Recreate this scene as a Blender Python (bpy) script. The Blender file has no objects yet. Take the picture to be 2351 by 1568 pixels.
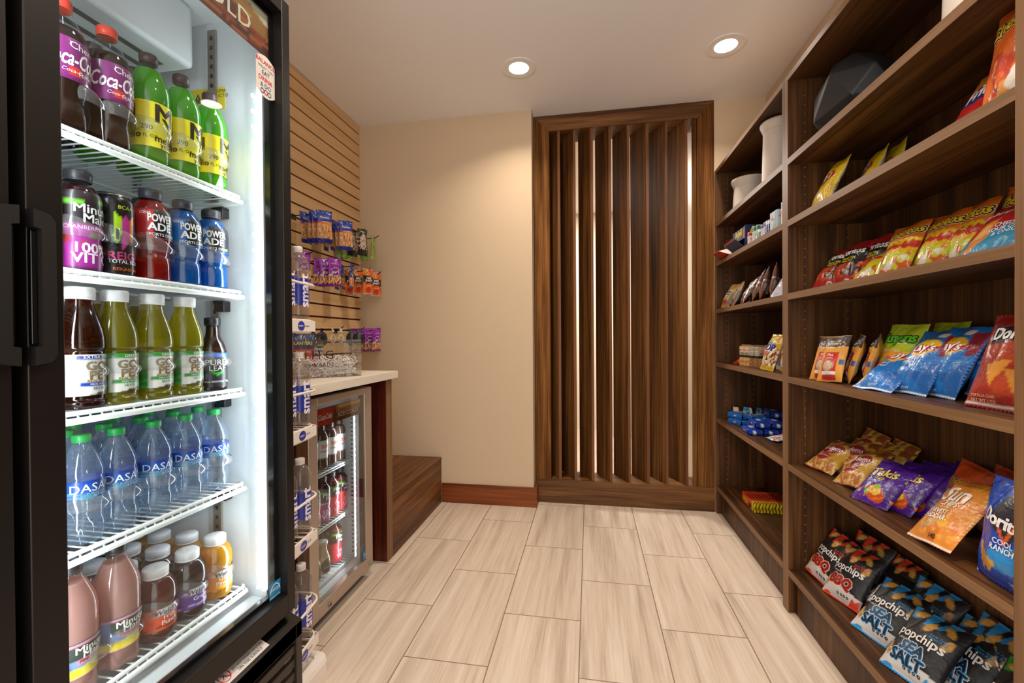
import bpy, bmesh, math, random
from mathutils import Vector, Matrix, Euler, noise
PI = math.pi
random.seed(7)
S = bpy.context.scene
C = S.collection

# ------------------------------------------------------------------ camera
YAW, PITCH, ROLL, CAMZ, FPX = 0.1737, 0.0084, 0.0068, 1.1153, 1012.18
cy, sy, cp, sp, cr, sr = math.cos(YAW), math.sin(YAW), math.cos(PITCH), math.sin(PITCH), math.cos(ROLL), math.sin(ROLL)
A = Matrix(((cy, sy, 0), (0, 0, -1), (-sy, cy, 0)))
Bm = Matrix(((1, 0, 0), (0, cp, -sp), (0, sp, cp)))
Cm = Matrix(((cr, sr, 0), (-sr, cr, 0), (0, 0, 1)))
Rm = Cm @ Bm @ A
cam = bpy.data.objects.new('camera', bpy.data.cameras.new('camera'))
C.objects.link(cam)
cam.matrix_world = Matrix.Translation((0, 0, CAMZ)) @ Matrix((Rm[0], -Rm[1], -Rm[2])).transposed().to_4x4()
cam.data.sensor_width = 36
cam.data.lens = FPX / 2351 * 36
cam.data.clip_start = 0.02
S.camera = cam

# ------------------------------------------------------------------ world, exposure
S.view_settings.view_transform = 'Standard'
S.view_settings.look = 'None'
S.view_settings.gamma = 1
S.view_settings.use_curve_mapping = False
S.view_settings.exposure = 0.25
W = bpy.data.worlds.new('world'); S.world = W; W.use_nodes = True
W.node_tree.nodes['Background'].inputs[0].default_value = (1.0, 0.94, 0.88, 1)
W.node_tree.nodes['Background'].inputs[1].default_value = 2.6
S.cycles.transparent_max_bounces = 20
S.cycles.max_bounces = 7
S.cycles.diffuse_bounces = 4
S.cycles.glossy_bounces = 3
S.cycles.transmission_bounces = 3
S.cycles.caustics_reflective = False
S.cycles.caustics_refractive = False
S.cycles.sample_clamp_indirect = 4
LAMP_W, LED_W, HALL_W, COOLER_W = 6.5, 2.1, 60, .9
LAMP_COL = (1.0, 0.88, 0.74)

def area(name, loc, rot, sx, sy_, power, col, parent=None, shape='RECTANGLE', spread=PI):
    d = bpy.data.lights.new(name, 'AREA'); d.shape = shape; d.size = sx; d.size_y = sy_
    d.energy = power; d.color = col; d.spread = spread
    o = bpy.data.objects.new(name, d); C.objects.link(o); o.location = loc; o.rotation_euler = rot
    if parent: o.parent = parent
    return o

# ------------------------------------------------------------------ colour and materials
def lin(h):
    if not isinstance(h, str): return h
    h = h.lstrip('#'); c = [int(h[i:i+2], 16) / 255 for i in (0, 2, 4)]
    return tuple(x / 12.92 if x < .04045 else ((x + .055) / 1.055) ** 2.4 for x in c)
def newmat(name):
    m = bpy.data.materials.new(name); m.use_nodes = True
    return m, m.node_tree, m.node_tree.nodes['Principled BSDF']
def mat(name, col, rough=.5, metal=0, spec=.5, emit=0, coat=0, bump=0, bscale=200):
    m, nt, b = newmat(name); c = lin(col) + (1,)
    b.inputs['Base Color'].default_value = c; b.inputs['Roughness'].default_value = rough
    b.inputs['Metallic'].default_value = metal; b.inputs['Specular IOR Level'].default_value = spec
    if coat: b.inputs['Coat Weight'].default_value = coat
    if emit:
        b.inputs['Emission Color'].default_value = c; b.inputs['Emission Strength'].default_value = emit
    if bump:
        t = nt.nodes.new('ShaderNodeTexCoord'); n = nt.nodes.new('ShaderNodeTexNoise'); n.inputs['Scale'].default_value = bscale
        n.inputs['Detail'].default_value = 3
        k = nt.nodes.new('ShaderNodeBump'); k.inputs['Strength'].default_value = bump; k.inputs['Distance'].default_value = .002
        nt.links.new(t.outputs['Object'], n.inputs['Vector']); nt.links.new(n.outputs[0], k.inputs['Height']); nt.links.new(k.outputs[0], b.inputs['Normal'])
    return m
def printed(name, rough, coat=0, bump=0, bscale=55, metal=0, spec=.5):
    m, nt, b = newmat(name)
    a = nt.nodes.new('ShaderNodeAttribute'); a.attribute_name = 'Col'
    nt.links.new(a.outputs['Color'], b.inputs['Base Color'])
    b.inputs['Roughness'].default_value = rough; b.inputs['Metallic'].default_value = metal
    b.inputs['Specular IOR Level'].default_value = spec
    if coat: b.inputs['Coat Weight'].default_value = coat
    if bump:
        t = nt.nodes.new('ShaderNodeTexCoord'); n = nt.nodes.new('ShaderNodeTexNoise'); n.inputs['Scale'].default_value = bscale
        n.inputs['Detail'].default_value = 1.5; n.inputs['Distortion'].default_value = .8
        k = nt.nodes.new('ShaderNodeBump'); k.inputs['Strength'].default_value = bump; k.inputs['Distance'].default_value = .006
        nt.links.new(t.outputs['Object'], n.inputs['Vector']); nt.links.new(n.outputs[0], k.inputs['Height']); nt.links.new(k.outputs[0], b.inputs['Normal'])
    return m
def wood(name, axis, dark, mid, light, rough=.48, sc=1.0, spec=.3, contrast=1.0):
    m, nt, b = newmat(name); L = nt.links
    t = nt.nodes.new('ShaderNodeTexCoord'); mp = nt.nodes.new('ShaderNodeMapping')
    s = [26 * sc] * 3; s['xyz'.index(axis)] = 1.1 * sc
    mp.inputs['Scale'].default_value = s
    n1 = nt.nodes.new('ShaderNodeTexNoise'); n1.inputs['Scale'].default_value = 1; n1.inputs['Detail'].default_value = 6
    n1.inputs['Roughness'].default_value = .62; n1.inputs['Distortion'].default_value = .55
    s2 = [150 * sc] * 3; s2['xyz'.index(axis)] = 2.2 * sc
    mp2 = nt.nodes.new('ShaderNodeMapping'); mp2.inputs['Scale'].default_value = s2
    n2 = nt.nodes.new('ShaderNodeTexNoise'); n2.inputs['Detail'].default_value = 3; n2.inputs['Scale'].default_value = 1
    s3 = [5.5 * sc] * 3; s3['xyz'.index(axis)] = .5 * sc
    mp3 = nt.nodes.new('ShaderNodeMapping'); mp3.inputs['Scale'].default_value = s3
    n3 = nt.nodes.new('ShaderNodeTexNoise'); n3.inputs['Detail'].default_value = 2; n3.inputs['Scale'].default_value = 1
    for q, n in ((mp, n1), (mp2, n2), (mp3, n3)):
        L.new(t.outputs['Object'], q.inputs[0]); L.new(q.outputs[0], n.inputs['Vector'])
    a1 = nt.nodes.new('ShaderNodeMath'); a1.operation = 'MULTIPLY_ADD'; a1.inputs[1].default_value = .28; L.new(n2.outputs[0], a1.inputs[0])
    a2 = nt.nodes.new('ShaderNodeMath'); a2.operation = 'MULTIPLY_ADD'; a2.inputs[1].default_value = .30; L.new(n3.outputs[0], a2.inputs[0])
    a3 = nt.nodes.new('ShaderNodeMath'); a3.operation = 'MULTIPLY'; a3.inputs[1].default_value = .50; L.new(n1.outputs[0], a3.inputs[0])
    L.new(a3.outputs[0], a2.inputs[2]); L.new(a2.outputs[0], a1.inputs[2])
    r = nt.nodes.new('ShaderNodeValToRGB'); e = r.color_ramp.elements
    w_ = .13 / contrast
    e[0].position = .54 - w_; e[0].color = lin(dark) + (1,); e[1].position = .54 + w_; e[1].color = lin(light) + (1,)
    x = e.new(.545); x.color = lin(mid) + (1,)
    L.new(a1.outputs[0], r.inputs[0]); L.new(r.outputs[0], b.inputs['Base Color'])
    b.inputs['Roughness'].default_value = rough; b.inputs['Specular IOR Level'].default_value = spec
    k = nt.nodes.new('ShaderNodeBump'); k.inputs['Strength'].default_value = .12; k.inputs['Distance'].default_value = .001
    L.new(n2.outputs[0], k.inputs['Height']); L.new(k.outputs[0], b.inputs['Normal'])
    return m
def clear(name, tint='#ffffff', f=1.0, diff=0.0, dcol='#ffffff', rough=.02, ior=1.45):
    """thin clear plastic or glass: see-through, mirrors by angle, with an optional milky share"""
    m = bpy.data.materials.new(name); m.use_nodes = True; nt = m.node_tree; nt.nodes.clear(); L = nt.links
    o = nt.nodes.new('ShaderNodeOutputMaterial'); tr = nt.nodes.new('ShaderNodeBsdfTransparent'); tr.inputs[0].default_value = lin(tint) + (1,)
    g = nt.nodes.new('ShaderNodeBsdfGlossy'); g.inputs['Roughness'].default_value = rough
    lw_ = nt.nodes.new('ShaderNodeLayerWeight'); lw_.inputs[0].default_value = .5
    pw_ = nt.nodes.new('ShaderNodeMath'); pw_.operation = 'POWER'; pw_.inputs[1].default_value = 5; L.new(lw_.outputs['Facing'], pw_.inputs[0])
    mu = nt.nodes.new('ShaderNodeMath'); mu.operation = 'MULTIPLY_ADD'; mu.inputs[1].default_value = .9 * f; mu.inputs[2].default_value = (ior - 1) ** 2 / (ior + 1) ** 2 * f; mu.use_clamp = True
    L.new(pw_.outputs[0], mu.inputs[0])
    last = tr
    if diff:
        d = nt.nodes.new('ShaderNodeBsdfDiffuse'); d.inputs[0].default_value = lin(dcol) + (1,)
        mx = nt.nodes.new('ShaderNodeMixShader'); mx.inputs[0].default_value = diff
        L.new(tr.outputs[0], mx.inputs[1]); L.new(d.outputs[0], mx.inputs[2]); last = mx
    m2 = nt.nodes.new('ShaderNodeMixShader'); L.new(mu.outputs[0], m2.inputs[0]); L.new(last.outputs[0], m2.inputs[1]); L.new(g.outputs[0], m2.inputs[2])
    L.new(m2.outputs[0], o.inputs[0])
    return m
_liq = {}
def liquid(col, see=.35, tl=.35):
    """coloured drink: part see-through with the drink's colour, part body colour lit from both sides"""
    k = (col, see, tl)
    if k in _liq: return _liq[k]
    m = bpy.data.materials.new('drink'); m.use_nodes = True; nt = m.node_tree; nt.nodes.clear(); L = nt.links
    c = lin(col) + (1,)
    o = nt.nodes.new('ShaderNodeOutputMaterial')
    d = nt.nodes.new('ShaderNodeBsdfDiffuse'); d.inputs[0].default_value = c
    t = nt.nodes.new('ShaderNodeBsdfTranslucent'); t.inputs[0].default_value = c
    tr = nt.nodes.new('ShaderNodeBsdfTransparent'); tr.inputs[0].default_value = tuple(min(1, x ** .5) for x in c[:3]) + (1,)
    a = nt.nodes.new('ShaderNodeMixShader'); a.inputs[0].default_value = tl; L.new(d.outputs[0], a.inputs[1]); L.new(t.outputs[0], a.inputs[2])
    b = nt.nodes.new('ShaderNodeMixShader'); b.inputs[0].default_value = see; L.new(a.outputs[0], b.inputs[1]); L.new(tr.outputs[0], b.inputs[2])
    g = nt.nodes.new('ShaderNodeBsdfGlossy'); g.inputs['Roughness'].default_value = .06
    e = nt.nodes.new('ShaderNodeMixShader'); e.inputs[0].default_value = .05; L.new(b.outputs[0], e.inputs[1]); L.new(g.outputs[0], e.inputs[2])
    L.new(e.outputs[0], o.inputs[0]); _liq[k] = m
    return m

WD, WM, WL = '#241204', '#482b11', '#6e4723'
wood_z = wood('walnut upright', 'z', WD, WM, WL)
wood_y = wood('walnut along shelf', 'y', WD, WM, WL)
wood_x = wood('walnut across', 'x', WD, WM, WL)
edge_y = wood('walnut edging', 'y', '#5f432b', '#7a583a', '#8f6b4a', contrast=.7)
edge_z = wood('walnut edging upright', 'z', '#5f432b', '#7a583a', '#8f6b4a', contrast=.7)
screen_z = wood('screen walnut upright', 'z', '#341c09', '#65401e', '#8e6033', rough=.65, spec=.06)
screen_x = wood('screen walnut across', 'x', '#341c09', '#65401e', '#8e6033')
fin_edge = wood('fin edging', 'z', '#5a3a26', '#7a5238', '#8f6446', contrast=.7)
base_wood = wood('baseboard wood', 'x', '#4a1f0a', '#743a18', '#8a4a24', rough=.3)
leg_red = wood('red brown veneer', 'z', '#2a0d08', '#4a1a0e', '#642a18', rough=.3, sc=1.4)
bench_wood = wood('bench wood', 'y', '#3a200e', '#6a4224', '#8f6038')
maple = wood('maple slats', 'y', '#c99d68', '#dcb585', '#ebcaa0', contrast=.6)
counter_top_mat = wood('bleached laminate', 'y', '#c8bbaa', '#d8cdbe', '#e2d9cc', contrast=.8)
wall_paint = mat('wall paint', '#cdb699', .85, spec=.25, bump=.25, bscale=320)
ceil_m = mat('ceiling paint', '#f2f0ee', .9, spec=.15)
white_trim = mat('white enamel', '#eeece8', .4)
groove = mat('dark groove wood', '#4a1c0c', .8)  # dark red-brown backing board, seen between the maple slats
black_m = mat('black door frame', '#120e0c', .42, spec=.35)
black_g = mat('black gloss plastic', '#080808', .18)
black_p = mat('black moulded plastic', '#121010', .5, bump=.15, bscale=900)
grille_m = mat('grille brown black', '#2a2019', .45)
liner = mat('white liner', '#dde3e7', .45)
liner_grey = mat('grey liner', '#a0a8ae', .5)
wire_w = mat('white coated wire', '#e9ebea', .35)
steel = mat('brushed steel', '#a9a39a', .3, metal=.9)
steel_d = mat('dark steel', '#6a6a6c', .35, metal=.9)
door_silver = mat('silver door frame', '#b6a596', .35, metal=.6)
hook_m = mat('black hook wire', '#141416', .35)
ceramic = mat('matte ceramic', '#d8cbbe', .55, bump=.1, bscale=60)
black_cer = mat('black stoneware', '#17181a', .5, bump=.15, bscale=120)
pin_m = mat('shelf pin sleeve', '#a89888', .35, metal=.6)
rack_w = mat('white rack wire', '#ece2da', .4)
led_emit = mat('led diode', '#f4f8ff', .5, emit=14)
led_strip_m = mat('led lens', '#f2f6ff', .5, emit=1.6)
lamp_emit = mat('lamp lens', '#fff1dd', .5, emit=14)
glass_m = clear('door glass', '#f4f8f8', 1.15, ior=1.5)
glass2_m = clear('cooler door glass', '#eef2f2', 1.6, ior=1.5)
shell = clear('bottle plastic', '#fbfdff', 1.0, rough=.05)
water_shell = clear('water bottle plastic', '#e4eef8', 1.6, diff=.07, dcol='#dfeeff', rough=.06, ior=1.42)
smart_shell = clear('water bottle clear plastic', '#ece6e0', 1.2, diff=.08, dcol='#efe6de', rough=.05)
acrylic = clear('clear acrylic', '#fafaf8', 1.2, diff=.012)
guide_m = clear('clear shelf lip', '#f4f6f8', 2.2, diff=.07, rough=.08)
print_foil = printed('printed foil', .28, bump=.35)
print_matte = printed('printed matte film', .45, bump=.3)
print_label = printed('printed label', .35, coat=.2)
print_card = printed('printed card', .5)
can_print = printed('printed can', .25, metal=.3)

# ------------------------------------------------------------------ mesh builder
_txt = {}
def text_data(s, bold, shear, sub, space):
    k = (s, bold, shear, sub, space)
    if k in _txt: return _txt[k]
    c = bpy.data.curves.new('t', 'FONT'); c.body = s; c.size = 1; c.offset = bold; c.shear = shear; c.resolution_u = 2
    c.align_x = 'CENTER'; c.align_y = 'CENTER'; c.space_character = space; c.space_line = .85
    o = bpy.data.objects.new('t', c); m = bpy.data.meshes.new_from_object(o)
    b = bmesh.new(); b.from_mesh(m)
    bmesh.ops.remove_doubles(b, verts=b.verts, dist=1e-5)
    bmesh.ops.triangulate(b, faces=b.faces)
    for _ in range(3):
        es = [e for e in b.edges if e.calc_length() > sub]
        if not es: break
        bmesh.ops.subdivide_edges(b, edges=es, cuts=1); bmesh.ops.triangulate(b, faces=b.faces)
    vs = [(v.co.x, v.co.y) for v in b.verts]; b.verts.index_update()
    fs = [[v.index for v in f.verts] for f in b.faces]
    xs = [v[0] for v in vs]; ys = [v[1] for v in vs]
    b.free(); bpy.data.objects.remove(o); bpy.data.meshes.remove(m); bpy.data.curves.remove(c)
    _txt[k] = (vs, fs, min(xs), max(xs), min(ys), max(ys))
    return _txt[k]

class MB:
    def __init__(s):
        s.bm = bmesh.new(); s.col = s.bm.loops.layers.float_color.new('Col'); s.mats = []
    def mi(s, m):
        if m not in s.mats: s.mats.append(m)
        return s.mats.index(m)
    def face(s, vs, m, smooth=False, col=None):
        try: f = s.bm.faces.new(vs)
        except ValueError: return None
        f.material_index = s.mi(m); f.smooth = smooth
        c = (lin(col) + (1,)) if col is not None else (1, 1, 1, 1)
        for l in f.loops: l[s.col] = c
        return f
    def box(s, x0, x1, y0, y1, z0, z1, m, bev=0, col=None, mt=None):
        v = [s.bm.verts.new(mt @ Vector(p) if mt else p) for p in ((x0, y0, z0), (x1, y0, z0), (x1, y1, z0), (x0, y1, z0), (x0, y0, z1), (x1, y0, z1), (x1, y1, z1), (x0, y1, z1))]
        fs = [s.face([v[i] for i in q], m, col=col) for q in ((3, 2, 1, 0), (4, 5, 6, 7), (0, 1, 5, 4), (1, 2, 6, 5), (2, 3, 7, 6), (3, 0, 4, 7))]
        if bev:
            es = list({e for f in fs for e in f.edges})
            r = bmesh.ops.bevel(s.bm, geom=es, offset=bev, segments=2, profile=.6, affect='EDGES')
            for f in r['faces']:
                f.smooth = True
                if col is not None:
                    for l in f.loops: l[s.col] = lin(col) + (1,)
        return s
    def ring(s, c, n, r, seg, up=None):
        n = n.normalized(); a = n.orthogonal().normalized() if up is None else up
        b = n.cross(a)
        return [s.bm.verts.new(c + r * (math.cos(2 * PI * i / seg) * a + math.sin(2 * PI * i / seg) * b)) for i in range(seg)]
    def tube(s, pts, r, m, seg=8, closed=False, caps=True, col=None):
        pts = [Vector(p) for p in pts]; n = len(pts); rings = []; up = None
        for i, p in enumerate(pts):
            d = (pts[(i + 1) % n] - pts[i - 1]) if closed else (pts[min(i + 1, n - 1)] - pts[max(i - 1, 0)])
            d.normalize()
            if up is None: up = d.orthogonal().normalized()
            else: up = (up - d * up.dot(d)).normalized()
            rings.append(s.ring(p, d, r[i] if isinstance(r, (list, tuple)) else r, seg, up.copy()))
        for i in range(n if closed else n - 1):
            a, b = rings[i], rings[(i + 1) % n]
            for j in range(seg): s.face([a[j], a[(j + 1) % seg], b[(j + 1) % seg], b[j]], m, True, col)
        if caps and not closed:
            s.face(list(reversed(rings[0])), m, False, col); s.face(rings[-1], m, False, col)
        return s
    def lathe(s, prof, m, seg=28, fn=None, col=None, cap0=True, cap1=True, c=(0, 0)):
        rings = []
        for r, z in prof:
            ring = []
            for i in range(seg):
                t = 2 * PI * i / seg; q = fn(t, z, r) if fn else r
                ring.append(s.bm.verts.new((c[0] + q * math.cos(t), c[1] + q * math.sin(t), z)))
            rings.append(ring)
        for a, b in zip(rings, rings[1:]):
            for j in range(seg): s.face([a[j], a[(j + 1) % seg], b[(j + 1) % seg], b[j]], m, True, col)
        if cap0: s.face(list(reversed(rings[0])), m, False, col)
        if cap1: s.face(rings[-1], m, False, col)
        return s
    def grid(s, nu, nv, fn, m, spec=None, flip=False, smooth=True, col=None, closed_u=False):
        vs = [[s.bm.verts.new(fn(i / nu, j / nv)) for i in range(nu + (0 if closed_u else 1))] for j in range(nv + 1)]
        cs = [[paint(spec, i / nu, j / nv) + (1,) for i in range(nu + 1)] for j in range(nv + 1)] if spec else None
        N = nu if closed_u else nu + 1
        for j in range(nv):
            for i in range(nu):
                q = [(i, j), (i + 1, j), (i + 1, j + 1), (i, j + 1)]
                if flip: q.reverse()
                f = s.face([vs[b][a % N] for a, b in q], m, smooth, col)
                if f and cs:
                    for l, (a, b) in zip(f.loops, q): l[s.col] = cs[b][a]
        return vs
    def poly(s, pts, m, col=None, flip=False):
        v = [s.bm.verts.new(p) for p in pts]
        return s.face(v[::-1] if flip else v, m, False, col)
    def prism(s, pts, d, m, col=None):
        """pts: loop of 3-D points, d: extrusion vector"""
        d = Vector(d); a = [s.bm.verts.new(p) for p in pts]; b = [s.bm.verts.new(Vector(p) + d) for p in pts]; n = len(pts)
        s.face(a[::-1], m, False, col); s.face(b, m, False, col)
        for i in range(n): s.face([a[i], a[(i + 1) % n], b[(i + 1) % n], b[i]], m, False, col)
        return s
    def text(s, t, size, mp, m, col, bold=0, shear=0, sub=.25, width=None, rot=0, space=1.0, ring=False):
        vs, fs, x0, x1, y0, y1 = text_data(t, 0, shear, sub, space)
        k = size; kx = size if width is None else width / (x1 - x0)
        cx, cyy = (x0 + x1) / 2, (y0 + y1) / 2; ca, sa = math.cos(rot), math.sin(rot)
        if ring: sh = [(bold * math.cos(q * PI / 4), bold * math.sin(q * PI / 4)) for q in range(8)]
        else: sh = [(0, 0)] if bold < .008 else ([(-bold * .6, 0), (bold * .6, 0)] if bold < .022 else [(-bold * .75, -bold * .4), (bold * .75, -bold * .4), (-bold * .75, bold * .4), (bold * .75, bold * .4)])
        for kk, (dx, dy) in enumerate(sh):
            out = []
            for x, y in vs:
                a, b = (x - cx + dx) * kx, (y - cyy + dy) * k
                out.append(s.bm.verts.new(mp(a * ca - b * sa, a * sa + b * ca)))
            acc = {}
            for f in fs:
                q = s.face([out[i] for i in f], m, False, col)
                if q and kk:
                    q.normal_update()
                    for v in q.verts: acc[v] = acc.get(v, Vector((0, 0, 0))) + q.normal * (q.calc_area() + 1e-12)
            for v, n in acc.items():
                if n.length > 0: v.co += n.normalized() * (3e-5 * kk)
        return s
    def build(s, name, parent=None, loc=None, rot=None):
        me = bpy.data.meshes.new(name); s.bm.normal_update(); s.bm.to_mesh(me); s.bm.free()
        for m in s.mats: me.materials.append(m)
        o = bpy.data.objects.new(name, me); C.objects.link(o)
        if parent: o.parent = parent
        if loc: o.location = loc
        if rot: o.rotation_euler = rot
        return o

def paint(spec, u, v):
    c = (1, 1, 1)
    for s in spec:
        k = s[0]
        if k == 'f': c = lin(s[1])
        elif k == 'b':
            if s[1] <= v < s[2]: c = lin(s[3])
        elif k == 'w':   # wavy band: v0, v1, amp, freq, colour
            o = s[3] * math.sin(s[4] * u * 2 * PI)
            if s[1] + o <= v < s[2] + o: c = lin(s[5])
        elif k == 'sl':  # slanted split: below v0 + slope*(u-.5)
            if v < s[1] + s[2] * (u - .5): c = lin(s[3])
        elif k == 'r':
            if s[1] <= u < s[2] and s[3] <= v < s[4]: c = lin(s[5])
        elif k == 'e':
            a = s[6] if len(s) > 6 else 0; du, dv = u - s[1], (v - s[2])
            x = du * math.cos(a) + dv * math.sin(a); y = -du * math.sin(a) + dv * math.cos(a)
            if (x / s[3]) ** 2 + (y / s[4]) ** 2 < 1: c = lin(s[5])
        elif k == 'c':   # crisp: golden blob with darker freckles
            a = s[5] if len(s) > 5 else .6; du, dv = u - s[1], v - s[2]
            x = du * math.cos(a) + dv * math.sin(a); y = -du * math.sin(a) + dv * math.cos(a)
            q = (x / s[3]) ** 2 + (y / s[4]) ** 2 + .35 * noise.noise((u * 9, v * 9, 3))
            if q < 1:
                n = noise.noise((u * 26, v * 26, 1)); g = lin(s[6] if len(s) > 6 else '#d8a24a'); k2 = .85 + .5 * n - .25 * (q > .75)
                c = tuple(max(0, x_ * k2) for x_ in g)
        elif k == 'p':
            P = s[1]; ins = False; j = len(P) - 1
            for i in range(len(P)):
                if (P[i][1] > v) != (P[j][1] > v) and u < (P[j][0] - P[i][0]) * (v - P[i][1]) / (P[j][1] - P[i][1]) + P[i][0]: ins = not ins
                j = i
            if ins: c = lin(s[2])
        elif k == 'n':   # speckle inside v0..v1: scale, threshold, colour
            if s[1] <= v < s[2] and noise.noise((u * s[3], v * s[3] * 1.3, 7.3 + s[4])) > s[4]: c = lin(s[5])
        elif k == 'g':
            if s[1] <= v <= s[2]:
                t = (v - s[1]) / (s[2] - s[1]); a, b = lin(s[3]), lin(s[4]); c = tuple(a[i] * (1 - t) + b[i] * t for i in range(3))
    return c

# ------------------------------------------------------------------ scene bookkeeping
def thing(name, label, cat, loc=(0, 0, 0), rot=(0, 0, 0), group=None):
    o = bpy.data.objects.new(name, None); C.objects.link(o); o.empty_display_size = .05
    o.location = loc; o.rotation_euler = rot; o['label'] = label; o['category'] = cat
    if group: o['group'] = group
    return o
def tag(o, label, cat, group=None):
    o['label'] = label; o['category'] = cat
    if group: o['group'] = group
    return o
def struct(o): o['kind'] = 'structure'; return o
def dup(root, loc, rot, label, group=None):
    r = root.copy(); C.objects.link(r); r.location = loc; r.rotation_euler = rot; r['label'] = label
    if group: r['group'] = group
    for ch in root.children:
        c = ch.copy(); C.objects.link(c); c.parent = r
        for g in ch.children:
            d = g.copy(); C.objects.link(d); d.parent = c
    return r
_proto = {}
def place(kind, maker, loc, rot, label, group=None):
    """first call builds and moves the original, later calls copy it"""
    if kind not in _proto:
        o = maker(); _proto[kind] = o
        o.location = loc; o.rotation_euler = rot; o['label'] = label
        if group: o['group'] = group
        return o
    return dup(_proto[kind], loc, rot, label, group)

# ================================================================== the room
CZ, YB, YS, XL, XR, XB = 2.605, 2.875, 2.969, -1.60, 1.088, 0.783
def floor_mat():
    m, nt, b = newmat('stone look tiles'); L = nt.links
    t = nt.nodes.new('ShaderNodeTexCoord'); sep = nt.nodes.new('ShaderNodeSeparateXYZ'); L.new(t.outputs['Object'], sep.inputs[0])
    def ma(op, a, bb):
        n = nt.nodes.new('ShaderNodeMath'); n.operation = op
        for i, q in enumerate((a, bb)):
            if isinstance(q, (int, float)): n.inputs[i].default_value = q
            else: L.new(q, n.inputs[i])
        return n.outputs[0]
    u = ma('SUBTRACT', sep.outputs[1], 2.334 - 11.804); v = ma('ADD', sep.outputs[0], .6495 + 6.096)
    cb = nt.nodes.new('ShaderNodeCombineXYZ'); L.new(u, cb.inputs[0]); L.new(v, cb.inputs[1])
    br = nt.nodes.new('ShaderNodeTexBrick'); L.new(cb.outputs[0], br.inputs['Vector'])
    br.offset = .5; br.offset_frequency = 2; br.squash = 1
    for k, q in (('Scale', 1), ('Mortar Size', .0022), ('Mortar Smooth', .1), ('Bias', 0), ('Brick Width', .5902), ('Row Height', .3048)): br.inputs[k].default_value = q
    br.inputs['Color1'].default_value = (0, 0, 0, 1); br.inputs['Color2'].default_value = (1, 1, 1, 1); br.inputs['Mortar'].default_value = (.5, .5, .5, 1)
    off = ma('MULTIPLY', br.outputs['Color'], 37)
    cb2 = nt.nodes.new('ShaderNodeCombineXYZ'); L.new(sep.outputs[0], cb2.inputs[0]); L.new(sep.outputs[1], cb2.inputs[1]); L.new(off, cb2.inputs[2])
    def nz(sx, syy, det, dist):
        mp = nt.nodes.new('ShaderNodeMapping'); mp.inputs['Scale'].default_value = (sx, syy, 1); L.new(cb2.outputs[0], mp.inputs[0])
        n = nt.nodes.new('ShaderNodeTexNoise'); n.inputs['Scale'].default_value = 1; n.inputs['Detail'].default_value = det; n.inputs['Distortion'].default_value = dist
        n.inputs['Roughness'].default_value = .6
        L.new(mp.outputs[0], n.inputs['Vector']); return n.outputs[0]
    a = nz(26, 1.1, 5, .45); c = nz(150, 5, 3, .15)
    s_ = ma('ADD', ma('MULTIPLY', a, .7), ma('MULTIPLY', c, .3))
    r = nt.nodes.new('ShaderNodeValToRGB'); e = r.color_ramp.elements
    e[0].position = .33; e[0].color = lin('#b09c8a') + (1,); e[1].position = .62; e[1].color = lin('#dac9b8') + (1,); x = e.new(.47); x.color = lin('#ccb8a4') + (1,)
    L.new(s_, r.inputs[0])
    mx = nt.nodes.new('ShaderNodeMix'); mx.data_type = 'RGBA'; L.new(br.outputs['Fac'], mx.inputs[0]); L.new(r.outputs[0], mx.inputs[6]); mx.inputs[7].default_value = lin('#8a745f') + (1,)
    L.new(mx.outputs[2], b.inputs['Base Color']); b.inputs['Roughness'].default_value = .42
    k = nt.nodes.new('ShaderNodeBump'); k.inputs['Strength'].default_value = .5; k.inputs['Distance'].default_value = .002; k.invert = True
    L.new(br.outputs['Fac'], k.inputs['Height']); L.new(k.outputs[0], b.inputs['Normal'])
    return m
b = MB(); b.box(-1.75, 2.6, -.6, 5.6, -.05, 0, floor_mat()); struct(b.build('floor'))
b = MB(); b.box(-1.75, 2.6, -.6, 5.6, CZ, CZ + .05, ceil_m); struct(b.build('ceiling'))
b = MB(); b.box(XL - .1, XL, -.6, YB, 0, CZ, wall_paint); struct(b.build('wall_left'))
b = MB(); b.box(XL - .1, -.366, YB, YB + .17, 0, CZ, wall_paint); struct(b.build('wall_back'))
b = MB(); b.box(XR, XR + .1, -.6, 5.6, 0, CZ, wall_paint); struct(b.build('wall_right'))
b = MB(); b.box(.7815, XR, YS + .012, YS + .2, 0, CZ, wall_paint); struct(b.build('wall_return'))
b = MB(); b.box(-.994, -.344, YB - .012, YB, 0, .13, base_wood, .002); b.box(-.366, -.344, YB, YS - .001, 0, .13, base_wood, .001); struct(b.build('baseboard_back'))
# the hallway beyond the screen
b = MB(); b.box(-1.7, XR, 5.4, 5.5, 0, CZ, mat('hall wall paint', '#e2d8c8', .8))
struct(b.build('wall_hall'))
b = MB(); b.box(-1.7, -1.6, 3.045, 5.4, 0, CZ, wall_paint); struct(b.build('wall_hall_side'))
b = MB(); b.box(-1.55, -.105, 3.34, 3.40, 0, CZ, leg_red); struct(b.build('wall_hall_wood'))
sky_m = mat('daylight pane', '#e8f2ff', .5, emit=2.2)
wr = thing('window_1', 'bright window', 'window'); wr['kind'] = 'structure'
b = MB(); b.box(1.0, 1.08, 5.385, 5.399, .3, 2.2, sky_m); b.build('pane', wr)
b = MB()
for q in (.3, .75, 1.05, 2.2): b.box(.985, 1.085, 5.37, 5.3845, q - .012, q + .012, hook_m)
b.build('window_frame', wr)
area('hall lamp', (-.2, 4.3, CZ - .02), (0, 0, 0), .6, .6, HALL_W, (1, .93, .84))

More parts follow.
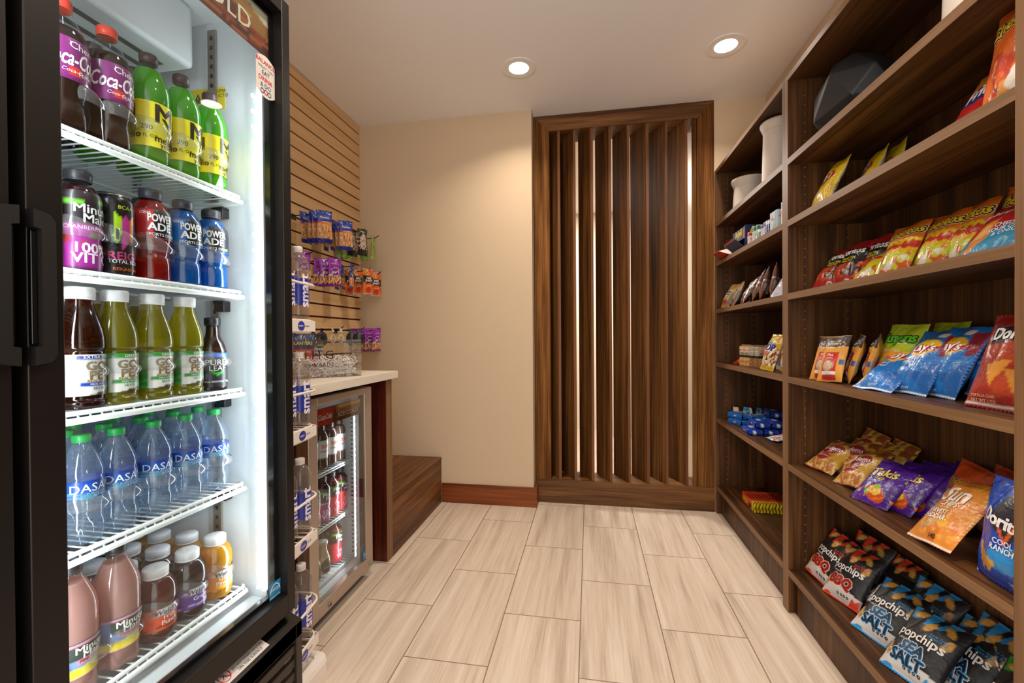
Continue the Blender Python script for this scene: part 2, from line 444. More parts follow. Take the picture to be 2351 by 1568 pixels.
# ------------------------------------------------------------------ louvred screen
scr = thing('louvred_screen', 'tall walnut screen of angled upright fins in a mitred frame', 'room divider', (.2, YS, 0))
def LX(v): return v - .2
fx0, fx1, jw = -.362, .7805, .103
zb, zt = .158, 2.603
def rel(b_): return b_
b = MB()
d = .20
b.prism([(fx0 - .2, 0, zb), (fx0 + jw - .2, 0, zb), (fx0 + jw - .2, 0, zt - jw), (fx0 - .2, 0, zt)], (0, d, 0), screen_z); b.build('side_jamb', scr)
b = MB(); b.prism([(fx1 - jw - .2, 0, zb), (fx1 - .2, 0, zb), (fx1 - .2, 0, zt), (fx1 - jw - .2, 0, zt - jw)], (0, d, 0), screen_z); b.build('side_jamb', scr)
b = MB(); b.prism([(fx0 - .2, 0, zt), (fx0 + jw - .2, 0, zt - jw), (fx1 - jw - .2, 0, zt - jw), (fx1 - .2, 0, zt)], (0, d, 0), screen_x); b.build('head_rail', scr)
b = MB(); b.box(fx0 + .0005 - .2, fx1 - .2, 0, d, 0, .1575, screen_x, .0015); b.build('plinth', scr)
fin_px = [-.1967, -.0936, .0211, .1384, .2564, .3761, .4926, .6156]
bz = MB()
for i, fx in enumerate(fin_px):
    b = MB(); ang = math.atan2(.084, .173); L_ = .192; th = .0185
    M_ = Matrix.Translation((fx - .2, .012, 0)) @ Matrix.Rotation(ang, 4, 'Z')
    b.box(-th / 2, th / 2, 0.0, L_, .1555, 2.4995, screen_z, mt=M_)
    b.box(-th / 2, th / 2, -.0015, 0, .1555, 2.4995, fin_edge, mt=M_)
    b.build('fin', scr)
b = MB(); b.box(.652 - .2, .676 - .2, .01, .03, .156, 2.499, screen_z); b.box(.6625 - .2, .6765 - .2, .03, .19, .156, 2.499, steel); b.build('steel_stile', scr)

# ------------------------------------------------------------------ bookcases
SHZ = [1.822, 1.577, 1.285, .953, .602, .178]
def bookcase(y0, y1, label, far_end):
    """y0 < y1 inner faces of the uprights"""
    t = thing('bookcase', label, 'bookcase', (XB, (y0 + y1) / 2, 0)); ox, oy = XB, (y0 + y1) / 2
    D = .28
    for (a, c, nm) in ((y0 - .0245, y0, 'side_panel'), (y1, y1 + .0245, 'side_panel')):
        b = MB(); b.box(.0012, D + .02, a - oy, c - oy, .004, 2.154, wood_z); b.box(0, .0012, a - oy, c - oy, .004, 2.154, edge_z)
        inner = c - oy + .0004 if a < y0 - .001 else a - oy - .0004
        for xx in (.062, .215):
            z = .22
            while z < 2.1:
                b.tube([(xx, inner - .0006, z), (xx, inner + .0006, z)], .0022, pin_m, 6); z += .0355
        b.build(nm, t)
    b = MB(); b.box(D, D + .02, y0 - oy, y1 - oy, .1, 2.154, wood_z); b.build('back_panel', t)
    b = MB(); b.box(.0015, D, y0 - oy, y1 - oy, 2.132, 2.154, wood_y); b.box(0, .0015, y0 - oy, y1 - oy, 2.132, 2.154, edge_y); b.build('top_panel', t)
    for z in SHZ:
        b = MB(); b.box(.0015, D, y0 - oy, y1 - oy, z - .025, z, wood_y); b.box(0, .0015, y0 - oy, y1 - oy, z - .025, z, edge_y); b.build('shelf', t)
    b = MB(); b.box(.028, .045, y0 - oy, y1 - oy, 0, .1525, wood_z); b.build('toe_kick', t)
    return t
bookcase(1.9795, 2.943, 'far walnut bookcase beside the louvred screen, holding medicine boxes and candy', True)
bookcase(.9745, 1.9295, 'middle walnut bookcase full of crisp bags, black pot on top shelf', False)
bookcase(-.05, .925, 'near walnut bookcase, only its upright edge showing at the picture edge', False)

def wb(b, name, parent):
    """mesh drawn in room coordinates, hung under a thing (or under a part of one)"""
    o = b.build(name, parent)
    if parent.type == 'EMPTY': o.location = -parent.location
    return o
PX = lambda x0, y0, z0: (lambda a, c: (x0, y0 + a, z0 + c))      # writing that faces the shop (+X)
NY = lambda x0, y0, z0: (lambda a, c: (x0 + a, y0, z0 + c))      # writing that faces the camera side (-Y)
NX = lambda x0, y0, z0: (lambda a, c: (x0, y0 - a, z0 + c))      # writing that faces the far wall of bottles (-X)

# ------------------------------------------------------------------ tall refrigerator
F = thing('glass_door_refrigerator', 'tall black glass-door drinks refrigerator with white lit interior', 'refrigerator', (-1.17, .49, 0))
b = MB()
b.box(-1.56, -.848, 1.068, 1.09, .03, 2.03, black_m); b.box(-1.56, -.848, -.11, -.09, .03, 2.03, black_m)
b.box(-1.58, -1.56, -.11, 1.09, .03, 2.03, black_m); b.box(-1.58, -.848, -.11, 1.09, 2.0, 2.04, black_m); b.box(-1.56, -.86, -.09, 1.068, .03, .395, black_m)
b.box(-.9, -.852, .476, .522, .39, 2.0, black_m)
b.box(-.852, -.848, 1.05, 1.0895, .36, 2.03, black_m)
wb(b, 'cabinet', F)
b = MB()
b.box(-1.42, -.856, 1.045, 1.067, .4, 1.985, liner); b.box(-1.44, -1.42, -.088, 1.067, .4, 1.985, liner_grey)
b.box(-1.42, -.856, -.088, 1.045, 1.972, 1.998, liner); b.box(-1.42, -.853, -.088, 1.045, .396, .412, liner)
b.box(-.905, -.865, -.088, 1.045, .412, .425, liner, .003)
wb(b, 'inner_liner', F)
b = MB()
b.box(-1.40, -1.0, .50, .985, 1.812, 1.97, liner, .012)
for i in range(6): b.box(-1.07 - i * .052, -1.055 - i * .052, .53, .95, 1.8105, 1.8125, steel_d)
wb(b, 'evaporator_housing', F)
for xx in (-1.0, -1.25):
    b = MB(); b.box(xx - .012, xx + .012, 1.038, 1.0448, .43, 1.95, steel)
    z = .45
    while z < 1.93: b.box(xx - .004, xx + .004, 1.0374, 1.0381, z, z + .01, black_g); z += .0254
    wb(b, 'shelf_standard', F)
b = MB(); b.box(-1.068, -.965, 1.0436, 1.0446, 1.739, 1.798, print_label, col='#e8d21c')
mpw = lambda a, c: (-1.0165 + a, 1.0432, 1.768 + c)
b.text('LA MAXIMA', .013, lambda a, c: (-.995 + a, 1.0432, 1.788 + c), print_label, '#1a1a10', .01); b.text('PRODUCTO', .013, lambda a, c: (-.99 + a, 1.0432, 1.775 + c), print_label, '#1a1a10', .01)
b.poly([(-1.062, 1.0432, 1.76), (-1.035, 1.0432, 1.76), (-1.0485, 1.0432, 1.786)], print_label, '#1a1a10'); b.text('!', .02, lambda a, c: (-1.0485 + a, 1.043, 1.77 + c), print_label, '#e8d21c', .02)
for k in range(3): b.text('............', .02, lambda a, c, k=k: (-1.0165 + a, 1.0432, 1.757 - k * .006 + c), print_label, '#1a1a10', 0)
wb(b, 'warning_label', F)
for yy in (1.0405, .530):
    st = MB(); st.box(-.862, -.853, yy - .0045, yy + .0045, .445, 1.80, led_strip_m); o = wb(st, 'light_strip', F)
    e = MB(); z = .46
    while z < 1.79: e.lathe([(.0001, z - .004), (.0036, z - .004), (.0036, z + .004), (.0001, z + .004)], led_emit, 8, c=(-.868, yy - .012 if yy > 1 else yy + .012), cap0=False, cap1=False); z += .0405
    e.build('diode', o)['kind'] = 'stuff'
    dr = Vector((-1, -.55 if yy > 1 else .75, 0)); a_ = area('light strip glow', (-.874 + 1.17, (.995 if yy > 1 else .545) - .49, 1.12), dr.to_track_quat('-Z', 'Y').to_euler(), .02, 1.34, LED_W * (.7 if yy > 1 else 1.5), (.93, .97, 1), F)
# shelves
SHF = [1.490, 1.240, .985, .735, .462]; COLS = [.600, .676, .738, .815, .893, .972]
for k, z in enumerate(SHF):
    b = MB(); x0, x1, y0, y1 = -1.36, -.905, .505, 1.018
    b.tube([(x1, y0, z), (x1, y1, z), (x1 - .004, y1 + .006, z), (x1 - .012, y1 + .008, z)], .0045, wire_w, 8); b.tube([(x1 + .004, y0, z - .0135), (x1 + .004, y1 + .008, z - .0135), (x1 - .01, y1 + .014, z - .0135), (x0, y1 + .014, z - .0135)], .0062, wire_w, 8)
    b.tube([(x0, y0, z - .006), (x0, y1, z - .006)], .004, wire_w, 6); b.tube([(-1.12, y0, z - .0105), (-1.12, y1, z - .0105)], .0035, wire_w, 6)
    n = 26
    for i in range(n + 1):
        yy = y0 + (y1 - y0) * i / n; b.tube([(x0, yy, z - .0022), (x1, yy, z - .0022), (x1 + .004, yy, z - .0135)], .0021, wire_w, 5)
    s_ = wb(b, 'wire_shelf', F)
    b = MB(); b.box(-.985, -.955, 1.02, 1.044, z - .05, z - .022, black_p, .003); b.build('shelf_clip', s_)
    for yy in COLS[0:] if k < 5 else []:
        b = MB(); cx_ = -.945; zz = z + (.068 if k != 4 else .06); R_ = .0405
        def gf(u, v, yy=yy, zz=zz, k=k):
            t = -1.55 + 3.35 * u; r_ = R_ + .004 * math.sin(v * PI) + .006 * max(0, u - .8) * 5 * v
            return (cx_ + r_ * math.cos(t), yy + r_ * .94 * math.sin(t), zz + v * (.026 + .010 * math.sin(u * 6.0 + .6)) - .006 * u)
        b.grid(22, 4, gf, guide_m); b.build('bottle_guide', s_)
# doors
def door(y0, y1, hs, full):
    d_ = MB(); x0, x1 = -.846, -.80
    wl, wr_ = (.046, .03) if full else (.03, .046)
    for (a, c, e, f) in ((y0, y0 + wl, .378, 2.023), (y1 - wr_, y1, .378, 2.023), (y0 + wl, y1 - wr_, .378, .431), (y0 + wl, y1 - wr_, 1.983, 2.023)):
        d_.box(x0, x1, a, c, e, f, black_m, .002)
    d = wb(d_, 'door', F)
    b = MB()
    for (a, c, e, f) in ((y0 + wl - .0005, y0 + wl + .006, .431, 1.983) if full else (y0 + .03, y0 + .046, .431, 1.983), (y1 - .046, y1 - .03, .431, 1.983) if full else (y1 - wr_ - .006, y1 - wr_ + .0005, .431, 1.983), (y0 + .046, y1 - .046, .431, .441), (y0 + .046, y1 - .046, 1.965, 1.983)):
        b.box(-.842, -.827, a, c, e, f, black_g)
    b.build('glass_spacer', d)
    b = MB(); b.box(-.826, -.822, y0 + .0295, y1 - .0295, .4305, 1.9835, glass_m); b.build('door_glass', d)
    # bracket handle
    s = 1 if hs == 0 else -1; ya = y0 if hs == 0 else y1; zt_, zb_ = 1.306, 1.080
    b = MB()
    # C shape built as three prisms
    def q3(L_): 
        pp = [(-.80, ya + s * (q - .001), z) for q, z in L_]
        b.prism(pp if s > 0 else pp[::-1], (.016, 0, 0), black_p)
    q3([(0, zt_), (0, zt_ - .026), (.009, zt_ - .028), (.027, zt_ - .014), (.020, zt_ - .004)]); q3([(0, zb_), (.020, zb_ + .004), (.027, zb_ + .014), (.009, zb_ + .028), (0, zb_ + .026)])
    q3([(.009, zt_ - .028), (.009, zb_ + .028), (.027, zb_ + .014), (.027, zt_ - .014)])
    b.build('handle', d)
    b = MB(); yy = sorted((ya + s * .0, ya + s * .0078)); b.box(-.7995, -.792, yy[0], yy[1], zb_ + .03, zt_ - .03, black_g, .002); b.build('finger_recess', d)
    if full:
        b = MB(); sp = [('f', '#5c1c0c'), ('n', 0, 1, 6, .05, '#8a3416'), ('n', 0, 1, 9, .18, '#b25a24'), ('p', [(.5, 1), (.62, .8), (.8, .55), (1, .35), (1, 1)], '#9a6a30'), ('n', .6, 1, 14, .15, '#c89a58'), ('p', [(.74, 1), (.9, .86), (1, .7), (1, 1)], '#cfd0b8'), ('n', 0, .5, 7, .22, '#3c1008')]
        b.grid(70, 16, lambda u, v: (-.8275, y0 + .0465 + u * (y1 - y0 - .093), 1.85 + v * .1148), print_label, sp, smooth=False)
        b.text('ICE COLD', .062, PX(-.8268, .835, 1.903), print_label, '#ece2d0', .012, space=1.05); b.build('header_decal', d)
        # BALANCE sticker
        b = MB(); n = 10; yl, yr, zl, zh = .986, 1.0535, 1.752, 1.834
        top = [(-.8212, yl + (yr - yl) * i / n, zh + .013 * math.sin(PI * i / n)) for i in range(n + 1)]; bot = [(-.8212, yl + (yr - yl) * i / n, zl - .013 * math.sin(PI * i / n)) for i in range(n + 1)]
        b.poly(bot + top[::-1], print_label, '#d9cfc6'); yc = (yl + yr) / 2
        for t_, zz, sz, c_, bo in (('BALANCE', 1.829, .0155, '#c02a30', .02), ('WHAT YOU', 1.814, .010, '#5a5a56', 0), ('EAT', 1.801, .0155, '#33336a', .02), ('DRINK', 1.785, .0165, '#c02a30', .02), ('& DO', 1.769, .0155, '#2a5a7a', .015)):
            b.text(t_, sz, PX(-.8207, yc, zz), print_label, c_, bo)
        for i, c_ in enumerate(('#3a4a6a', '#c02a30', '#2a6a72')):
            yq = yc + (i - 1) * .0125
            for j in range(14):
                a1, a2 = 2 * PI * j / 14, 2 * PI * (j + 1) / 14
                b.poly([(-.8207, yq + .0045 * math.cos(a1), 1.7535 + .0045 * math.sin(a1)), (-.8207, yq + .0068 * math.cos(a1), 1.7535 + .0068 * math.sin(a1)), (-.8207, yq + .0068 * math.cos(a2), 1.7535 + .0068 * math.sin(a2)), (-.8207, yq + .0045 * math.cos(a2), 1.7535 + .0045 * math.sin(a2))], print_label, c_)
        b.build('balance_sticker', d)['label'] = 'pale barrel-shaped sticker printed BALANCE WHAT YOU EAT DRINK & DO'
        b = MB(); b.box(-.8215, -.8212, 1.012, 1.0535, .434, .476, print_label, col='#1f86b8'); yc = 1.0328
        for j in range(12):
            a1, a2 = PI * j / 12, PI * (j + 1) / 12
            b.poly([(-.8208, yc + .017 * math.cos(a1), .449 + .020 * math.sin(a1)), (-.8208, yc + .019 * math.cos(a1), .449 + .022 * math.sin(a1)), (-.8208, yc + .019 * math.cos(a2), .449 + .022 * math.sin(a2)), (-.8208, yc + .017 * math.cos(a2), .449 + .020 * math.sin(a2))], print_label, '#f0f4f6')
        b.text('energy', .013, PX(-.8207, yc, .456), print_label, '#f0f4f6', 0, .3); b.text('ENERGY STAR', .0058, PX(-.8207, yc, .4385), print_label, '#f0f4f6', .02)
        b.build('blue_sticker', d)
    return d
door(.507, 1.085, 0, True); door(-.09, .489, 1, False)
b = MB()
b.prism([(-.785, -.11, .345), (-.785, -.11, .305), (-.86, -.11, .305), (-.86, -.11, .372), (-.846, -.11, .372)], (0, 1.2, 0), black_g)
b.box(-.80, -.785, 1.066, 1.09, .03, .3445, grille_m, .001); b.box(-.80, -.785, -.11, -.086, .03, .3445, grille_m, .001); b.box(-.80, -.785, -.086, 1.066, .304, .3445, grille_m)
b.box(-.85, -.84, -.11, 1.09, .03, .31, black_g)
z = .29
for i in range(7):
    b.box(-.80, -.789, -.086, 1.066, z - .024, z, grille_m, .0015); z -= .036
wb(b, 'lower_grille', F)
b = MB()
n_ = Vector((.027, 0, .061)).normalized()
def CP(a, c, o=.0006): return Vector((-.8135, .912, .3575)) + Vector((.0, 1, 0)) * a + Vector((-.061, 0, .027)).normalized() * c + n_ * o
def cq(a0, a1, c0, c1, col, o=.0006): b.poly([CP(a0, c0, o), CP(a1, c0, o), CP(a1, c1, o), CP(a0, c1, o)], print_label, col)
cq(-.075, .065, -.021, .021, '#cfc8c2'); cq(-.035, .064, .006, .020, '#b8a21c', .0009)
b.text('CAUTION', .012, lambda a, c: CP(a + .012, c + .013, .0012), print_label, '#1c1a10', .02)
b.text('DO NOT STAND OR STORE', .0075, lambda a, c: CP(a + .014, c - .001, .0012), print_label, '#2a2826', .01); b.text('ON THIS SURFACE', .009, lambda a, c: CP(a + .012, c - .012, .0012), print_label, '#2a2826', .01)
for j in range(16):
    a1, a2 = 2 * PI * j / 16, 2 * PI * (j + 1) / 16
    b.poly([CP(-.055 + .013 * math.cos(a1), .013 * math.sin(a1), .001), CP(-.055 + .0155 * math.cos(a1), .0155 * math.sin(a1), .001), CP(-.055 + .0155 * math.cos(a2), .0155 * math.sin(a2), .001), CP(-.055 + .013 * math.cos(a2), .013 * math.sin(a2), .001)], print_label, '#c03024')
b.poly([CP(-.065, .009, .0013), CP(-.063, .011, .0013), CP(-.044, -.008, .0013), CP(-.046, -.010, .0013)], print_label, '#c03024'); b.text('X', .016, lambda a, c: CP(-.056 + a, c, .001), print_label, '#2a2826', 0)
wb(b, 'caution_label', F)

# ------------------------------------------------------------------ bottles
def prof_r(prof, z):
    for (r0, z0), (r1, z1) in zip(prof, prof[1:]):
        if z0 <= z <= z1 and z1 > z0: return r0 + (r1 - r0) * (z - z0) / (z1 - z0)
    return prof[-1][0]
def smooth_prof(p, n=3):
    out = []
    P = [p[0]] + list(p) + [p[-1]]
    for i in range(1, len(P) - 2):
        for k in range(n):
            t = k / n; a, b_, c, d = P[i-1], P[i], P[i+1], P[i+2]
            out.append(tuple(.5 * (2 * b_[j] + (c[j] - a[j]) * t + (2 * a[j] - 5 * b_[j] + 4 * c[j] - d[j]) * t * t + (3 * b_[j] - a[j] - 3 * c[j] + d[j]) * t ** 3) for j in (0, 1)))
    out.append(p[-1]); return out
SODA = [(.020, .002), (.029, .004), (.0325, .014), (.0315, .035), (.0300, .052), (.0325, .068), (.0345, .085), (.0350, .12), (.0345, .145), (.031, .163), (.0235, .182), (.0160, .198), (.0135, .207), (.0130, .213)]
JUICE = [(.022, .002), (.030, .004), (.0325, .012), (.0325, .05), (.0300, .062), (.0330, .074), (.0335, .135), (.031, .150), (.0215, .166), (.0180, .172), (.0175, .180)]
SPORT = [(.022, .002), (.031, .004), (.0335, .012), (.0325, .045), (.0295, .058), (.0325, .072), (.0345, .088), (.0345, .128), (.0325, .146), (.0225, .165), (.0170, .172), (.0165, .180)]
TEA = [(.024, .002), (.032, .004), (.034, .010), (.0345, .016), (.0325, .022), (.0325, .098), (.0345, .104), (.0350, .116), (.0330, .135), (.0265, .158), (.0200, .178), (.0185, .190), (.0180, .197)]
PURE = [(.022, .002), (.029, .004), (.031, .012), (.0305, .09), (.0295, .105), (.0245, .122), (.0175, .138), (.0155, .152), (.0150, .170), (.0150, .174)]
WATER = [(.016, .003), (.027, .003), (.0315, .018), (.0325, .035), (.0295, .058), (.0325, .078), (.0315, .086), (.0318, .122), (.0325, .128), (.0315, .142), (.0235, .166), (.0130, .186), (.0118, .192)]
SMART = [(.020, .002), (.029, .004), (.0325, .012), (.0332, .03), (.0332, .165), (.0315, .186), (.0240, .204), (.0140, .217), (.0130, .222)]
SQUAT = [(.022, .002), (.030, .004), (.0330, .012), (.0335, .022), (.0325, .030), (.0325, .068), (.0345, .076), (.0350, .088), (.0325, .106), (.0245, .120), (.0195, .124), (.0185, .128)]
MILK = [(.020, .002), (.027, .004), (.0290, .012), (.0290, .05), (.0250, .075), (.0185, .10), (.0175, .112), (.0195, .122), (.0190, .128)]
DUNK = [(.022, .002), (.029, .004), (.0310, .012), (.0300, .05), (.0315, .12), (.0310, .140), (.0240, .158), (.0170, .166), (.0165, .172)]
CAN = [(.022, .0), (.026, .002), (.0330, .014), (.0330, .143), (.0290, .156), (.0270, .162), (.0262, .163)]
def bottle(name, cat, prof, cap, label, drink=None, see=.35, shellm=None, rib=0, ribz=(0, 0), fill=.9, square=0, tl=.35, seg=30, petal=0, capname='cap'):
    t = thing(name, '', cat)
    pr_ = smooth_prof(prof); H = prof[-1][1]
    def fn(th, z, r):
        q = r
        if rib and ribz[0] < z < ribz[1]: q += rib * math.sin((z - ribz[0]) * 520 + 1.5 * math.sin(th * 3))
        if petal and z < .035: q *= 1 - petal * (1 - z / .035) * (.5 + .5 * math.cos(5 * th))
        if square and z < H * .72:
            q *= 1 + square * (abs(math.cos(2 * th)) - .5) * -1
        return q
    b = MB(); b.lathe(pr_, shellm or shell, seg, fn); b.build('bottle', t)
    if drink:
        top = H * fill; p2 = [(max(.001, r - .0012), z + .001) for r, z in pr_ if z < top] + [(max(.001, prof_r(prof, top) - .0012), top)]
        b = MB(); b.lathe(p2, liquid(drink, see, tl), seg, lambda th, z, r: fn(th, z, r)); b.build('drink', t)
    cz0, cz1, crr, ccol, cm = cap
    b = MB(); cmt = _caps.setdefault((ccol, cm), mat('cap ' + ccol, ccol, .4 if cm == 0 else .3))
    n = 40
    b.lathe([(crr * .98, cz0), (crr, cz0 + .001), (crr, cz0 + .003), (crr * .96, cz0 + .0035), (crr * .97, cz0 + .004)], cmt, n, cap1=False)
    b.lathe([(crr * .97, cz0 + .004), (crr, cz0 + .005), (crr, cz1 - .002), (crr * .93, cz1), (.001, cz1)], cmt, n, lambda th, z, r: r * (1 + .022 * math.cos(20 * th)) if cz0 + .004 < z < cz1 - .001 else r, cap0=False, cap1=False)
    b.build(capname, t)
    if label:
        z0, z1, arc, spec, texts = label
        b = MB(); nu = max(8, int(56 * arc / (2 * PI))); nv = 20
        def P(u, v, off=.0007):
            th = (u - .5) * arc; z = z0 + (z1 - z0) * v; r = fn(th, z, prof_r(pr_, z)) + off
            return (r * math.cos(th), r * math.sin(th), z)
        full = arc > 6.2
        b.grid(nu, nv, lambda u, v: P(u, v), print_label, spec)
        R_ = prof_r(pr_, (z0 + z1) / 2)
        for tt in texts:
            s_, u0, v0, size, col = tt[:5]; kw = tt[5] if len(tt) > 5 else {}
            ly = kw.get('lay', 0)
            b.text(s_, size, lambda a, c: P(u0 + a / (R_ * arc), v0 + c / (z1 - z0), .0012 + .0004 * ly), print_label, col, kw.get('bold', .01), kw.get('shear', 0), .3, rot=kw.get('rot', 0), width=kw.get('w'))
        b.build('paper_label', t)
    k = {id(SODA): 1.10, id(TEA): 1.09, id(SPORT): 1.05, id(SQUAT): 1.10}.get(id(prof), 1)
    t.scale = (k, k, k)
    return t
_caps = {}
def cherry(): return bottle('soda_bottle', 'bottle', SODA, (.205, .222, .0148, '#d8402c', 0), (.082, .150, 6.28, [('f', '#7a1f6a'), ('b', 0, .1, '#6a1a5c'), ('e', .5, .22, .045, .11, '#d83a20')],
    [('Cherry', .57, .82, .016, '#f0e6f0', {'bold': .02}), ('Coca-Cola', .495, .52, .036, '#f4eef4', {'bold': .03, 'shear': .35, 'w': .074}), ('Coca-Cola', .5, .22, .008, '#f4eef4', {'shear': .3, 'lay': 1}), ('FLAVORS', .60, .20, .009, '#e8dce8')]), '#2a1412', .12, fill=.80, petal=.25)
def mello(): return bottle('soda_bottle', 'bottle', SODA, (.205, .222, .0148, '#3a2626', 0), (.034, .120, 6.28, [('f', '#e4d81a'), ('r', .28, .44, 0, 1, '#d8c81c')],
    [('M', .56, .76, .050, '#1e1c14', {'bold': .03}), ('Y', .59, .52, .040, '#1e1c14', {'bold': .03, 'shear': -.2}), ('mello', .585, .22, .020, '#1e1c14', {'bold': .03, 'rot': 0}), ('yello', .595, .07, .016, '#1e1c14', {'bold': .02}), ('290', .42, .42, .013, '#2a2820', {'bold': .02}), ('20 FL OZ', .42, .24, .009, '#2a2820'), ('M', .28, .72, .04, '#1e1c14', {'bold': .03}), ('mello', .28, .25, .018, '#1e1c14', {'bold': .03})]), '#58c414', .32, tl=.55, petal=.25, fill=.9)
def cran(): return bottle('juice_bottle', 'bottle', JUICE, (.172, .192, .0200, '#2e2c30', 0), (.006, .150, 6.28, [('f', '#231a20'), ('b', 0, .56, '#9c2a8c'), ('b', .5, .58, '#b83aa0'), ('n', .33, .5, 12, .1, '#a83a30'), ('e', .52, .43, .05, .03, '#5a9a30'), ('w', .86, .89, .015, 2, '#6cc030'), ('b', 0, .05, '#2a1c2a')],
    [('Minute', .53, .78, .023, '#e8e8ea', {'bold': .025}), ('Maid', .54, .66, .023, '#e8e8ea', {'bold': .025}), ('CRANBERRY GRAPE', .52, .535, .010, '#f0d8ec'), ('100%', .51, .28, .026, '#f0e0f0', {'bold': .035}), ('VIT C', .51, .15, .026, '#f0e0f0', {'bold': .035})]), '#3a0e18', .1)
def reign(): 
    t = thing('energy_drink_can', '', 'can')
    b = MB(); P = smooth_prof(CAN); sp = [('f', '#17161a'), ('n', 0, 1, 60, .35, '#2c2a30'), ('p', [(.44, .80), (.49, .72), (.485, .45), (.45, .40), (.43, .5)], '#a6d020'), ('p', [(.49, .68), (.525, .78), (.56, .70), (.555, .42), (.50, .34)], '#c23a90'), ('p', [(.56, .70), (.60, .76), (.59, .42), (.56, .45)], '#e07a24')]
    b.grid(72, 40, lambda u, v: ((prof_r(P, .163 * v) * math.cos((u - .5) * 6.2832)), prof_r(P, .163 * v) * math.sin((u - .5) * 6.2832), .163 * v), can_print, sp, closed_u=True)
    mp = lambda s0, v0: (lambda a, c: ((.0336) * math.cos((s0 - .5) * 6.28 + a / .033), .0336 * math.sin((s0 - .5) * 6.28 + a / .033), .163 * v0 + c))
    b.text('REIGN', .022, mp(.54, .26), can_print, '#c0407a', .03, 0, .3); b.text('TOTAL BODY', .010, mp(.54, .19), can_print, '#e8e6e6', .02, 0, .3); b.text('REIGNBOW', .009, mp(.54, .10), can_print, '#d07030', .02, 0, .3); b.text('BCAA', .010, mp(.53, .85), can_print, '#b0c030', .03, 0, .3); b.text('F', .03, mp(.48, .52), can_print, '#17161a', .04, 0, .3)
    b.build('can_body', t)
    b = MB(); b.lathe([(.0262, .162), (.0262, .1645), (.0248, .1645), (.024, .160), (.001, .160)], steel, 28, cap0=False); b.build('can_lid', t)
    b = MB(); b.lathe([(.006, .1605), (.010, .1605), (.010, .1625), (.006, .1625)], steel, 14, cap0=False, cap1=False, c=(.006, 0)); b.build('pull_tab', t); return t
def power(col, dcol):
    return lambda: bottle('sports_drink_bottle', 'bottle', SPORT, (.172, .192, .0195, '#34323a', 0), (.088, .148, 6.28, [('f', '#1c1a1e'), ('r', .30, .455, 0, 1, col), ('b', 0, .04, col)],
        [('POWER', .525, .70, .022, '#eceaec', {'bold': .04, 'w': .046}), ('ADE', .515, .40, .022, '#eceaec', {'bold': .04}), ('SPORTS DRINK', .54, .14, .0085, '#eceaec', {'bold': .02}), ('IONS', .40, .85, .008, '#f0e8e8', {'bold': .01})]), dcol, .15, tl=.45, rib=.0012, ribz=(.012, .06), fill=.93)
def gold(band, drink, t_):
    return lambda: bottle('tea_bottle', 'bottle', TEA, (.190, .2115, .0205, '#e6e6e8', 0), (.026, .096, 3.9, [('f', '#2f8a34' if t_ else '#e2e2e4'), ('n', 0, 1, 6, .1, '#236a28' if t_ else '#e2e2e4'), ('r', .34, 1, 0, 1, '#dcdad6'), ('r', .34, 1, .88, 1, band), ('r', .36, 1, .24, .31, band), ('p', [(.45, 0), (.70, .12), (1, 0)], '#4a3a2a')],
        [(('GREEN TEA' if t_ else 'EXTRA SWEET TEA'), .66, .935, .0075, '#f2f2ee', {'bold': .02}), ('GOLD', .66, .72, .021, '#8a6a30', {'bold': .045}), ('PEAK', .66, .49, .021, '#8a6a30', {'bold': .045}), ('REAL BREWED TEA', .66, .355, .0065, '#8a6a30', {'bold': .02}), ('MADE WITH CANE SUGAR', .66, .275, .004, '#f0f0ec', {'bold': .01}), ('18.5 FL OZ', .62, .17, .0065, band, {'bold': .02}), ('150', .16, .14, .011, '#f0f0ee', {'bold': .02})]), drink, .45, tl=.6, fill=.97)
def pure(): return bottle('tea_bottle', 'bottle', PURE, (.166, .186, .0178, '#1e1e22', 1), (.012, .098, 2.4, [('f', '#23232b'), ('b', .88, 1, '#2a6ad8'), ('r', 0, .05, 0, 1, '#2a5ab8'), ('p', [(.3, .48), (.5, .28), (.72, .5), (.5, .42)], '#3a9a34')],
    [('PURE', .45, .72, .020, '#e4e2e0', {'bold': .01}), ('LEAF', .5, .55, .018, '#c8c4c0', {'bold': .01}), ('Real BREWED TEA', .5, .16, .007, '#d8d4d0', {})]), '#3a1c0e', .25, square=.10, fill=.95)
def dasani(): return bottle('water_bottle', 'bottle', WATER, (.190, .204, .0142, '#1f9a4a', 0), (.088, .121, 6.28, [('g', 0, 1, '#1c6ab0', '#1c3c9c'), ('r', .30, .40, 0, 1, '#1a4aa8'), ('n', 0, .45, 6, .1, '#2a90b0')],
    [('DASANI', .515, .60, .0215, '#dde6f2', {'bold': .015}), ('PURIFIED WATER', .56, .27, .006, '#b8c8e8', {}), ('16.9 FL OZ', .56, .12, .006, '#e0e8f4', {'bold': .02})]), None, .90, water_shell, rib=.0011, ribz=(.02, .086), tl=.2, fill=.84, petal=.3)
def pink(): return bottle('lemonade_bottle', 'bottle', SODA, (.205, .222, .0150, '#2e2a2c', 0), (.040, .098, 6.28, [('f', '#7a94c8'), ('r', .38, .68, .52, .96, '#2e3a34'), ('w', .93, 1, .0, 1, '#e08a94'), ('r', .42, .72, .40, .52, '#e08a94'), ('sl', .30, .3, '#e2cc30'), ('e', .5, .12, .06, .2, '#f0dc50'), ('b', 0, .05, '#e08a94')],
    [('Minute', .52, .80, .016, '#ecece8', {'bold': .03}), ('Maid', .53, .62, .016, '#ecece8', {'bold': .03}), ('PINK LEMONADE', .56, .46, .0065, '#7a2a34', {'bold': .02})]), '#dba59a', .15, tl=.5, petal=.25, fill=.9)
